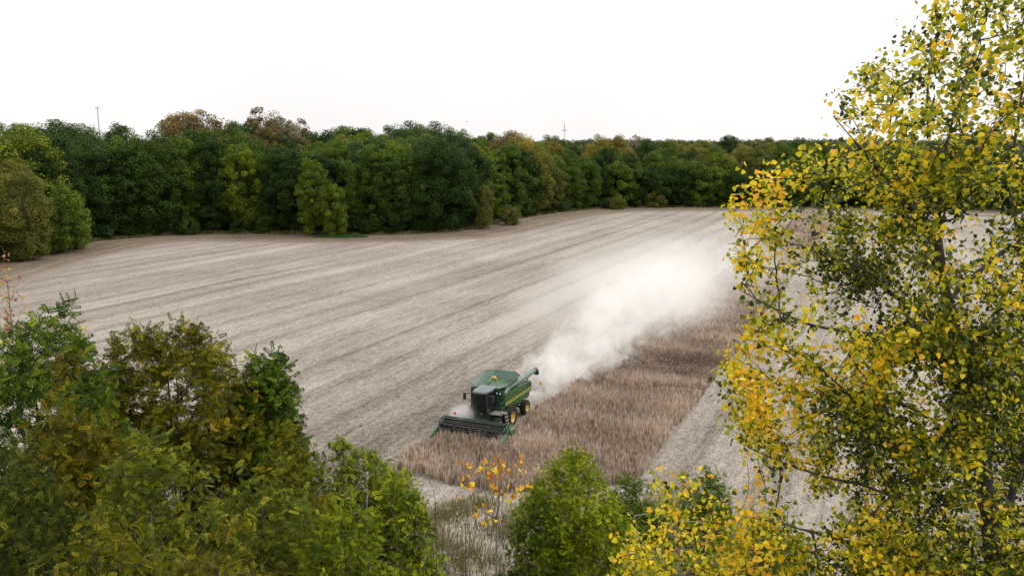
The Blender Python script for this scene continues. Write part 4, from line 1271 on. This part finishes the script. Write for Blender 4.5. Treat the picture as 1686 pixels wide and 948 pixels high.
for i in range(5):
    u = i / 4 * 0.92 + 0.06; b.box(1.74 + .22 * u, 1.92 + .22 * u, -1.32, -0.92, 1.72 - 1.27 * u - .02, 1.72 - 1.27 * u + .02)
b.build('ladder', M['steel'], CH)
# box and tanks below the cab
b = MB(); b.box(-0.7, 0.7, -1.9, -0.6, 1.28, 1.62, 1.05); b.box(-1.3, -0.75, -1.1, -0.4, 1.5, 2.0); b.box(0.78, 1.3, -0.9, -0.3, 1.1, 1.66); b.build('cab_support', M['green_dark'], CH, 0.04)
b = MB(); b.tube([(0.18, -2.2, 1.72), (0.18, -2.42, 1.74)], 0.09, 10); b.build('lower_lamp', M['tank_panel'], CH)
b = MB(); b.tube([(-1.3, 0.35, .92), (1.3, 0.35, .92)], 0.16, 10); b.tube([(-1.2, 3.95, .66), (1.2, 3.95, .66)], 0.11, 10); b.box(-0.95, 0.95, -0.2, 0.8, 0.95, 1.35); b.build('axle', M['green_dark'], CH)


def wheel(name, sx, xc, y, rad, wd, rim, lugs):
    """hub (the part) with its tyre and rim as sub-parts."""
    c = (sx * xc, y, rad)
    b = MB(); b.lathe_x([(-wd * .36, 0.05), (-wd * .36, rim * .35), (wd * .30, rim * .35), (wd * .34, rim * .22), (wd * .34, 0.01)] if sx > 0 else [(wd * .36, 0.05), (wd * .36, rim * .35), (-wd * .30, rim * .35), (-wd * .34, rim * .22), (-wd * .34, 0.01)], c, 16)
    hub = b.build(name, M['yellow'], CH)
    b = MB(); h_ = wd / 2
    b.lathe_x([(-h_ * .80, rim), (-h_, rim * 1.12), (-h_, rad * .86), (-h_ * .86, rad * .955), (-h_ * .4, rad * .975), (h_ * .4, rad * .975), (h_ * .86, rad * .955), (h_, rad * .86), (h_, rim * 1.12), (h_ * .80, rim)], c, 40)
    for i in range(lugs):
        for sd_ in (1, -1):
            a0 = (i + (0.5 if sd_ > 0 else 0)) / lugs * 2 * math.pi; a1 = a0 + 0.55 * 2 * math.pi / lugs * 1.3
            v = []
            for a_, x_, r1 in ((a0, sd_ * h_ * .04, rad), (a1, sd_ * h_ * .92, rad * .97)):
                for da in (-0.035, 0.035):
                    for r_ in (rad * .93, r1): v.append((c[0] + x_, c[1] + r_ * math.cos(a_ + da), c[2] + r_ * math.sin(a_ + da)))
            b.add(v, [(0, 1, 3, 2), (4, 6, 7, 5), (1, 5, 7, 3), (0, 2, 6, 4), (0, 4, 5, 1), (2, 3, 7, 6)])
    ty = b.build('tyre', M['rubber'], hub)
    b = MB(); o_ = sx * h_
    b.lathe_x([(o_ * .88, rim * 1.06), (o_ * .86, rim * .98), (o_ * .45, rim * .86), (o_ * .22, rim * .55), (o_ * .25, rim * .3), (o_ * .25, 0.01)], c, 32)
    b.lathe_x([(-o_ * .88, rim * 1.06), (-o_ * .80, rim * .9), (-o_ * .3, rim * .8), (-o_ * .3, 0.01)], c, 32)
    rm = b.build('rim', M['yellow'], hub, smooth=False)
    for p_ in rm.data.polygons: p_.use_smooth = True
    b = MB()
    for i in range(8):
        a_ = i / 8 * 2 * math.pi; yy, zz = c[1] + rim * .42 * math.cos(a_), c[2] + rim * .42 * math.sin(a_)
        b.tube([(c[0] + o_ * .18, yy, zz), (c[0] + o_ * .34, yy, zz)], 0.028, 6)
    b.build('wheel_nuts', M['steel'], hub)


for sx in (1, -1):
    wheel('front_wheel', sx, 1.52, 0.35, 0.92, 0.74, 0.47, 22)
    wheel('rear_wheel', sx, 1.42, 3.95, 0.66, 0.52, 0.36, 18)

# feeder house
b = MB(); b.prism_x([(-0.5, 1.0), (-0.5, 1.75), (-2.75, 1.02), (-2.75, 0.38)], -0.62, 0.62); fh = b.build('feeder_house', M['green_dark'], CH, 0.04)

# header
HW = 2.98
b = MB()
b.prism_x([(-2.72, 0.22), (-2.72, 1.24), (-2.80, 1.30), (-2.86, 1.24), (-2.84, 0.42), (-3.3, 0.20), (-4.1, 0.16), (-4.1, 0.12)], -HW, HW)
hd = b.build('header', M['green_dark'], CH, 0.0)
b = MB(); b.tube([(-HW, -2.79, 1.33), (HW, -2.79, 1.33)], 0.055, 8)
for x in np.linspace(-HW + .3, HW - .3, 9): b.box(x - .03, x + .03, -2.90, -2.84, 0.42, 1.24)
b.build('top_beam', M['green_dark'], hd)
b = MB()
b.tube([(-HW + .05, -3.22, .62), (HW - .05, -3.22, .62)], 0.20, 14)
n_t = 260
hel = []
for sd_ in (1, -1):
    pts = [(sd_ * (HW - .08 - (HW - .7) * u), -3.22 + .31 * math.cos(u * 44), .62 + .31 * math.sin(u * 44) * sd_) for u in np.linspace(0, 1, n_t)]
    inn_ = [(p_[0], -3.22 + (p_[1] + 3.22) * .6, .62 + (p_[2] - .62) * .6) for p_ in pts]
    b.add(pts + inn_, [(i, i + 1, n_t + i + 1, n_t + i) for i in range(n_t - 1)])
b.build('cross_auger', M['black'], hd)
# pick-up reel: shaft, end spiders, six tine bars
RC = np.array([-3.78, 0.98]); RR = 0.52
b = MB(); b.tube([(-HW + .2, RC[0], RC[1]), (HW - .2, RC[0], RC[1])], 0.075, 10)
for xx in np.linspace(-HW + .22, HW - .22, 5):
    for i in range(6):
        a_ = i * math.pi / 3 + .3
        b.tube([(xx, RC[0], RC[1]), (xx, RC[0] + RR * math.cos(a_), RC[1] + RR * math.sin(a_))], 0.025, 5)
for i in range(6):
    a_ = i * math.pi / 3 + .3
    b.tube([(-HW + .2, RC[0] + RR * math.cos(a_), RC[1] + RR * math.sin(a_)), (HW - .2, RC[0] + RR * math.cos(a_), RC[1] + RR * math.sin(a_))], 0.035, 6)
for i in range(6):
    a_ = i * math.pi / 3 + .3; y_, z_ = RC[0] + RR * math.cos(a_), RC[1] + RR * math.sin(a_)
    for xx in np.arange(-HW + .3, HW - .25, .155): b.tube([(xx, y_, z_), (xx, y_ + .03, z_ - .24)], [0.012, 0.006], 4)
rl = b.build('reel', M['black'], hd)
b = MB()
for sx in (1, -1): b.prism_x([(-2.80, 1.20), (-2.80, 1.34), (-3.85, 1.10), (-3.85, 0.94)], sx * (HW - .16) - .04, sx * (HW - .16) + .04)
b.build('reel_arms', M['green'], rl)
b = MB(); b.box(-HW, HW, -4.20, -4.08, 0.10, 0.13)
for xx in np.arange(-HW + .1, HW, .1): b.add([(xx - .025, -4.18, .12), (xx + .025, -4.18, .12), (xx, -4.32, .13)], [(0, 1, 2)])
b.build('cutter_bar', M['steel'], hd)
for sx in (1, -1):
    x0, x1 = sx * HW, sx * (HW + .10)
    b = MB(); b.prism_x([(-2.62, 0.20), (-2.60, 1.22), (-2.80, 1.38), (-3.25, 1.30), (-3.75, 0.92), (-4.25, 0.52), (-4.35, 0.16)], min(x0, x1), max(x0, x1))
    es = b.build('end_shield', M['green'], hd, 0.03)
    if sx > 0:                              # rounded drive cover on the machine's left end
        b = MB(); b.lathe_x([(0, 0.02), (0, .40), (.10, .44), (.24, .40), (.30, .28), (.31, .01)], (HW + .09, -3.05, .86), 20)
        b.build('drive_cover', M['green'], es, smooth=True)
    xm = sx * (HW + .05)
    prof = [(-3.9, 0.26, 0.30), (-4.3, 0.25, 0.26), (-4.8, 0.16, 0.17), (-5.35, 0.03, 0.04)]
    v = []
    for y_, wx, hh_ in prof:
        for kx, kz in ((-1, 0), (-.55, 1.25), (.55, 1.25), (1, 0), (.6, -.35), (-.6, -.35)): v.append((xm + kx * wx, y_, 0.18 + 0.42 * (y_ + 5.35) / 1.45 * .8 + kz * hh_))
    b = MB(); b.add(v, [tuple(range(6)), tuple(range(18, 24))[::-1]] + [(l * 6 + i, (l + 1) * 6 + i, (l + 1) * 6 + (i + 1) % 6, l * 6 + (i + 1) % 6) for l in range(3) for i in range(6)])
    b.build('crop_divider', M['green'], hd, 0.02)
for sx, x_ in ((-1, -2.0),):
    b = MB(); b.tube([(x_, -2.76, 1.25), (x_, -2.72, 1.62)], 0.018, 5); mk = b.build('marker_post', M['black'], hd)
    b = MB(); b.tube([(x_, -2.80, 1.66), (x_, -2.75, 1.66)], 0.12, 12); b.build('red_marker', M['red'], mk)
# folding warning-lamp arms at the rear
for sx in (1, -1):
    b = MB(); b.tube([(sx * 1.5, 5.15, 1.85), (sx * 1.95, 5.35, 2.02), (sx * 2.25, 5.45, 2.16), (sx * 2.30, 5.46, 2.42)], 0.022, 6)
    wa = b.build('warning_arm', M['steel'], CH)
    b = MB(); b.box(sx * 2.30 - .10, sx * 2.30 + .10, 5.40, 5.48, 2.42, 2.66, 0.85); b.build('amber_lamp', M['amber'], wa, 0.03)

# ------------------------------------------------------------------ masts and a bird far off
M['mast'] = paint('galvanised_mast', (0.45, 0.45, 0.46), 0.6, dust=0.1)


def lattice_mast(p, H, w0, label, arms):
    root = thing('radio_mast', label, 'mast', p)
    b = MB()
    for i in range(3):
        a_ = i * 2 * math.pi / 3
        b.tube([(w0 * math.cos(a_), w0 * math.sin(a_), 0), (w0 * .6 * math.cos(a_), w0 * .6 * math.sin(a_), H)], 0.15, 5)
    nb = int(H / 2.4)
    for k_ in range(nb):
        for i in range(3):
            a0, a1 = i * 2 * math.pi / 3, (i + 1) * 2 * math.pi / 3
            wa_, wb_ = w0 * (1 - .4 * k_ / nb), w0 * (1 - .4 * (k_ + 1) / nb)
            b.tube([(wa_ * math.cos(a0), wa_ * math.sin(a0), H * k_ / nb), (wb_ * math.cos(a1), wb_ * math.sin(a1), H * (k_ + 1) / nb)], 0.06, 4)
    b.build('tower', M['mast'], root)
    if arms == 'top':
        for i in range(6):
            a_ = i * math.pi / 3
            c_ = (1.3 * math.cos(a_), 1.3 * math.sin(a_))
            b = MB(); b.box(c_[0] - .2, c_[0] + .2, c_[1] - .18, c_[1] + .18, H - 1.2, H + 0.4); b.tube([(0, 0, H - .5), (c_[0], c_[1], H - .5)], 0.08, 4)
            b.build('antenna', M['mast'], root)
    else:
        b = MB(); b.tube([(-3.2, 0, H - 6), (3.2, 0, H - 6)], 0.26, 5); b.tube([(-1.6, 0, H - 7.2), (0, 0, H - 5)], 0.12, 4); b.tube([(1.6, 0, H - 7.2), (0, 0, H - 5)], 0.12, 4); b.build('cross_arm', M['mast'], root)
        b = MB(); b.tube([(0, 0, H - 6), (0, 0, H + 3)], [0.26, 0.15], 5); b.build('whip_antenna', M['mast'], root)


p_ = A(165, 237, 720); gz = float(hz(p_[0], p_[1]))
lattice_mast((p_[0], p_[1], gz), CAM_H + (237 - 179) / FPX * 720 - gz, 0.5, 'thin pale radio mast with antennas on top, above the left part of the wood', 'top')
p_ = A(929, 237, 900); gz = float(hz(p_[0], p_[1]))
lattice_mast((p_[0], p_[1], gz), CAM_H + (237 - 206) / FPX * 900 - gz, 0.8, 'thin mast with a cross arm rising above the middle of the far wood', 'cross')

M['bird'] = paint('dark_feathers', (0.02, 0.02, 0.02), 0.8, dust=0)
p_ = A(768, 201, 260)
bird = thing('bird', 'small dark bird flying above the middle of the wood', 'bird', tuple(p_))
b = MB(); b.tube([(-.24, 0, 0), (-.12, 0, .02), (.05, 0, .03), (.2, 0, .04), (.29, 0, .05), (.34, 0, .04)], [.02, .05, .07, .05, .04, .01], 8); b.build('body', M['bird'], bird, smooth=True)
for sy in (1, -1):
    b = MB(); b.add([(-.1, 0, .04), (.1, 0, .05), (.14, sy * .3, .17), (.0, sy * .62, .12), (-.08, sy * .3, .16)], [(0, 1, 2, 4), (4, 2, 3)]); o = b.build('wing', M['bird'], bird)
    md = o.modifiers.new('thickness', 'SOLIDIFY'); md.thickness = 0.015

# ------------------------------------------------------------------ dust in the air
def dust_mat(name, build_density, albedo=(0.90, 0.885, 0.87), step=0.06, aniso=0.25):
    m, nt, out = new_mat(name); q = NT(nt)
    tc = q.n('ShaderNodeTexCoord')
    sp = q.n('ShaderNodeSeparateXYZ'); q.l(tc.outputs['Object'], sp.inputs[0])
    d = build_density(q, tc.outputs['Object'], sp.outputs[0], sp.outputs[1], sp.outputs[2])
    v = q.n('ShaderNodeVolumePrincipled')
    v.inputs['Color'].default_value = (*albedo, 1)
    v.inputs['Anisotropy'].default_value = aniso
    q.l(d, v.inputs['Density'])
    q.l(v.outputs[0], out.inputs['Volume'])
    m.cycles.volume_step_rate = step
    return m


def plume_density(q, vec, x, y, z):
    """x runs back along the swath from the machine's tail, y to its side, z up."""
    bil = q.n('ShaderNodeTexNoise'); bil.inputs['Scale'].default_value = 0.10; bil.inputs['Detail'].default_value = 1
    mp = q.n('ShaderNodeMapping'); mp.inputs['Scale'].default_value = (0.6, 1, 1.05); q.l(vec, mp.inputs[0])
    nz = q.noise(mp.outputs[0], 0.30, 7, 0.68, distortion=1.4)
    nz2 = q.noise(mp.outputs[0], 0.055, 3, 0.5)
    xp = q.math('MAXIMUM', x, 0.0)
    hw = q.math('ADD', 2.4, q.math('MULTIPLY', q.math('POWER', xp, 0.72), 0.62))
    hh = q.math('SUBTRACT', q.math('ADD', 3.0, q.math('MULTIPLY', q.math('POWER', xp, 0.72), 0.52)), q.math('MULTIPLY', q.math('MAXIMUM', q.math('SUBTRACT', xp, 30.0), 0.0), 0.085))
    yy = q.math('DIVIDE', q.math('ADD', y, q.math('MULTIPLY', q.math('SUBTRACT', nz2, 0.5), 6.0)), hw)
    zz = q.math('DIVIDE', q.math('SUBTRACT', z, q.math('MULTIPLY', q.math('SUBTRACT', nz2, 0.5), 4.0)), hh)
    r2 = q.math('ADD', q.math('MULTIPLY', yy, yy), q.math('MULTIPLY', zz, zz))
    prof = q.maprange(r2, 0.0, 1.4, 1.0, 0.0)
    th = q.maprange(x, 0.0, 60.0, 0.97, 0.91)
    body_ = q.math('SUBTRACT', q.math('ADD', nz, q.math('MULTIPLY', prof, 0.55)), th)
    den = q.math('MULTIPLY', q.math('MAXIMUM', body_, 0.0), 11.5)
    den = q.math('MULTIPLY', den, q.maprange(r2, 0.7, 1.5, 1.0, 0.0))
    along = q.math('MULTIPLY', q.maprange(x, -0.6, 2.0), q.ramp(q.math('DIVIDE', x, 170.0), [(0.0, (1.7, 1.7, 1.7)), (0.10, (0.95, .95, .95)), (0.30, (0.24, .24, .24)), (0.48, (0.06, .06, .06)), (0.68, (0, 0, 0))]))
    den = q.math('MULTIPLY', q.math('MULTIPLY', den, along), DUST)
    # thin settling haze around it, drifting over the cut field
    y3 = q.math('DIVIDE', q.math('SUBTRACT', y, 4.0), q.math('MULTIPLY', hw, 1.5)); z3 = q.math('DIVIDE', z, q.math('MULTIPLY', hh, 0.9))
    r3 = q.math('ADD', q.math('MULTIPLY', y3, y3), q.math('MULTIPLY', z3, z3))
    thin = q.math('MULTIPLY', q.maprange(r3, 0.0, 1.0, 1.0, 0.0), q.math('MULTIPLY', q.maprange(x, 6.0, 50.0), q.maprange(x, 45.0, 112.0, 1.0, 0.0)))
    thin = q.math('MULTIPLY', thin, q.math('MULTIPLY', q.maprange(nz2, 0.3, 0.7), 0.085))
    return q.math('ADD', den, thin)


DUST = 0.13
LP = 118.0
b = MB()
secs = []
for x_ in (-1.0, 6, 20, 45, 80, LP):
    hw = (2.4 + max(x_, 0) ** .72 * .62) * 1.75 + 1.0; hh = (3.0 + max(x_, 0) ** .72 * .52 - max(x_ - 30, 0) * .085) * 1.25 + 1.2
    secs.append([(x_, hw * math.cos(t) + 4.0 * min(1, max(0, x_ / 30)), 0.06 + hh * max(0.0, math.sin(t))) for t in np.linspace(0, math.pi, 13)])
v = [p for s_ in secs for p in s_]
n_ = 13
f = [(i * n_ + j, i * n_ + (j + 1) % n_, (i + 1) * n_ + (j + 1) % n_, (i + 1) * n_ + j) for i in range(len(secs) - 1) for j in range(n_)]
b.add(v, f + [tuple(range(n_))[::-1], tuple((len(secs) - 1) * n_ + j for j in range(n_))])
dust = b.build('dust_cloud', dust_mat('harvest_dust', plume_density), None)
tail = np.array([CMB[0] + math.sin(YAW) * 5.6, CMB[1] + math.cos(YAW) * 5.6])
dust.location = (tail[0], tail[1], 0.0)
dust.rotation_euler = (0, 0, math.pi / 2 - R(24.5))
tag(dust, 'pale billowing dust trailing behind the green harvester', 'dust', kind='stuff')


def puff_density(q, vec, x, y, z):
    nz = q.noise(vec, 0.9, 4, 0.6, distortion=0.5)
    ln = q.n('ShaderNodeVectorMath', operation='LENGTH')
    q.l(q.comb(q.math('DIVIDE', x, 1.9), q.math('DIVIDE', y, 1.2), q.math('DIVIDE', z, 1.5)), ln.inputs[0])
    fall = q.maprange(ln.outputs['Value'], 0.1, 1.0, 1.0, 0.0)
    return q.math('MULTIPLY', q.math('MAXIMUM', q.math('SUBTRACT', q.math('ADD', nz, q.math('MULTIPLY', fall, 0.6)), 0.60), 0.0), q.math('MULTIPLY', fall, 6.0))


b = MB()
for i in range(9):
    ph_ = -math.pi / 2 + math.pi * i / 8
    for j in range(16):
        a_ = j / 16 * 2 * math.pi
        b.v.append((1.9 * math.cos(ph_) * math.cos(a_), 1.2 * math.cos(ph_) * math.sin(a_), 1.5 * math.sin(ph_)))
b.f = [[i * 16 + j, i * 16 + (j + 1) % 16, (i + 1) * 16 + (j + 1) % 16, (i + 1) * 16 + j] for i in range(8) for j in range(16)]
puff = b.build('dust_puff', dust_mat('header_dust', puff_density, step=0.25), None)
lp = np.array([-1.55, -2.25]); cs, sn = math.cos(-YAW), math.sin(-YAW)
puff.location = (CMB[0] + lp[0] * cs - lp[1] * sn, CMB[1] + lp[0] * sn + lp[1] * cs, 1.5)
puff.rotation_euler = (0, 0, -YAW)
tag(puff, 'thin puff of dust rising in front of the harvester cab over the header', 'dust', kind='stuff')

# ------------------------------------------------------------------ daylight
SUN_EL, SUN_AZ = R(42), R(80)          # azimuth measured from +Y towards +X
w = bpy.data.worlds.new('World'); S.world = w; w.use_nodes = True
nt = w.node_tree; nt.nodes.clear(); q = NT(nt)
sky = q.n('ShaderNodeTexSky', sky_type='NISHITA'); sky.sun_disc = False
sky.sun_elevation = SUN_EL; sky.sun_rotation = SUN_AZ
sky.air_density = 1.0; sky.dust_density = 4.0; sky.ozone_density = 1.0; sky.altitude = 100
hs = q.n('ShaderNodeHueSaturation'); hs.inputs['Saturation'].default_value = 0.22
q.l(sky.outputs[0], hs.inputs['Color'])
tintn = q.mixc(1.0, hs.outputs[0], (1.0, 0.975, 0.955, 1), 'MULTIPLY')
# thin cloud veil, brighter overhead than at the horizon
tcw = q.n('ShaderNodeTexCoord'); spw = q.n('ShaderNodeSeparateXYZ'); q.l(tcw.outputs['Generated'], spw.inputs[0])
up_ = q.maprange(spw.outputs[2], 0.10, 0.85)
wisp = q.maprange(q.noise(tcw.outputs['Generated'], 2.2, 4, 0.55), 0.3, 0.7, 0.94, 1.06)
veil = q.mixc(up_, (8.3, 8.1, 8.0, 1), (17.0, 16.8, 16.4, 1))
veil = q.mixc(1.0, veil, q.comb(wisp, wisp, wisp), 'MULTIPLY')
cl = q.mixc(0.8, tintn, veil)
bg = q.n('ShaderNodeBackground'); bg.inputs[1].default_value = 0.15
q.l(cl, bg.inputs[0])
wo = q.n('ShaderNodeOutputWorld'); q.l(bg.outputs[0], wo.inputs[0])

sd = bpy.data.lights.new('sun', 'SUN'); sd.energy = 2.0; sd.angle = R(14); sd.color = (1.0, 0.94, 0.85)
so = bpy.data.objects.new('sun', sd); COL.objects.link(so)
dirv = Vector((math.sin(SUN_AZ) * math.cos(SUN_EL), math.cos(SUN_AZ) * math.cos(SUN_EL), math.sin(SUN_EL)))
so.rotation_euler = dirv.to_track_quat('Z', 'Y').to_euler()
so.location = (60, 40, 80)

S.view_settings.view_transform = 'Standard'
S.view_settings.look = 'None'
S.view_settings.gamma = 1.0
S.view_settings.use_curve_mapping = False
S.view_settings.exposure = 0.0
S.render.engine = 'CYCLES'
cy_ = S.cycles
cy_.use_denoising = True
cy_.max_bounces = 8; cy_.diffuse_bounces = 2; cy_.transmission_bounces = 4; cy_.volume_bounces = 5; cy_.transparent_max_bounces = 8
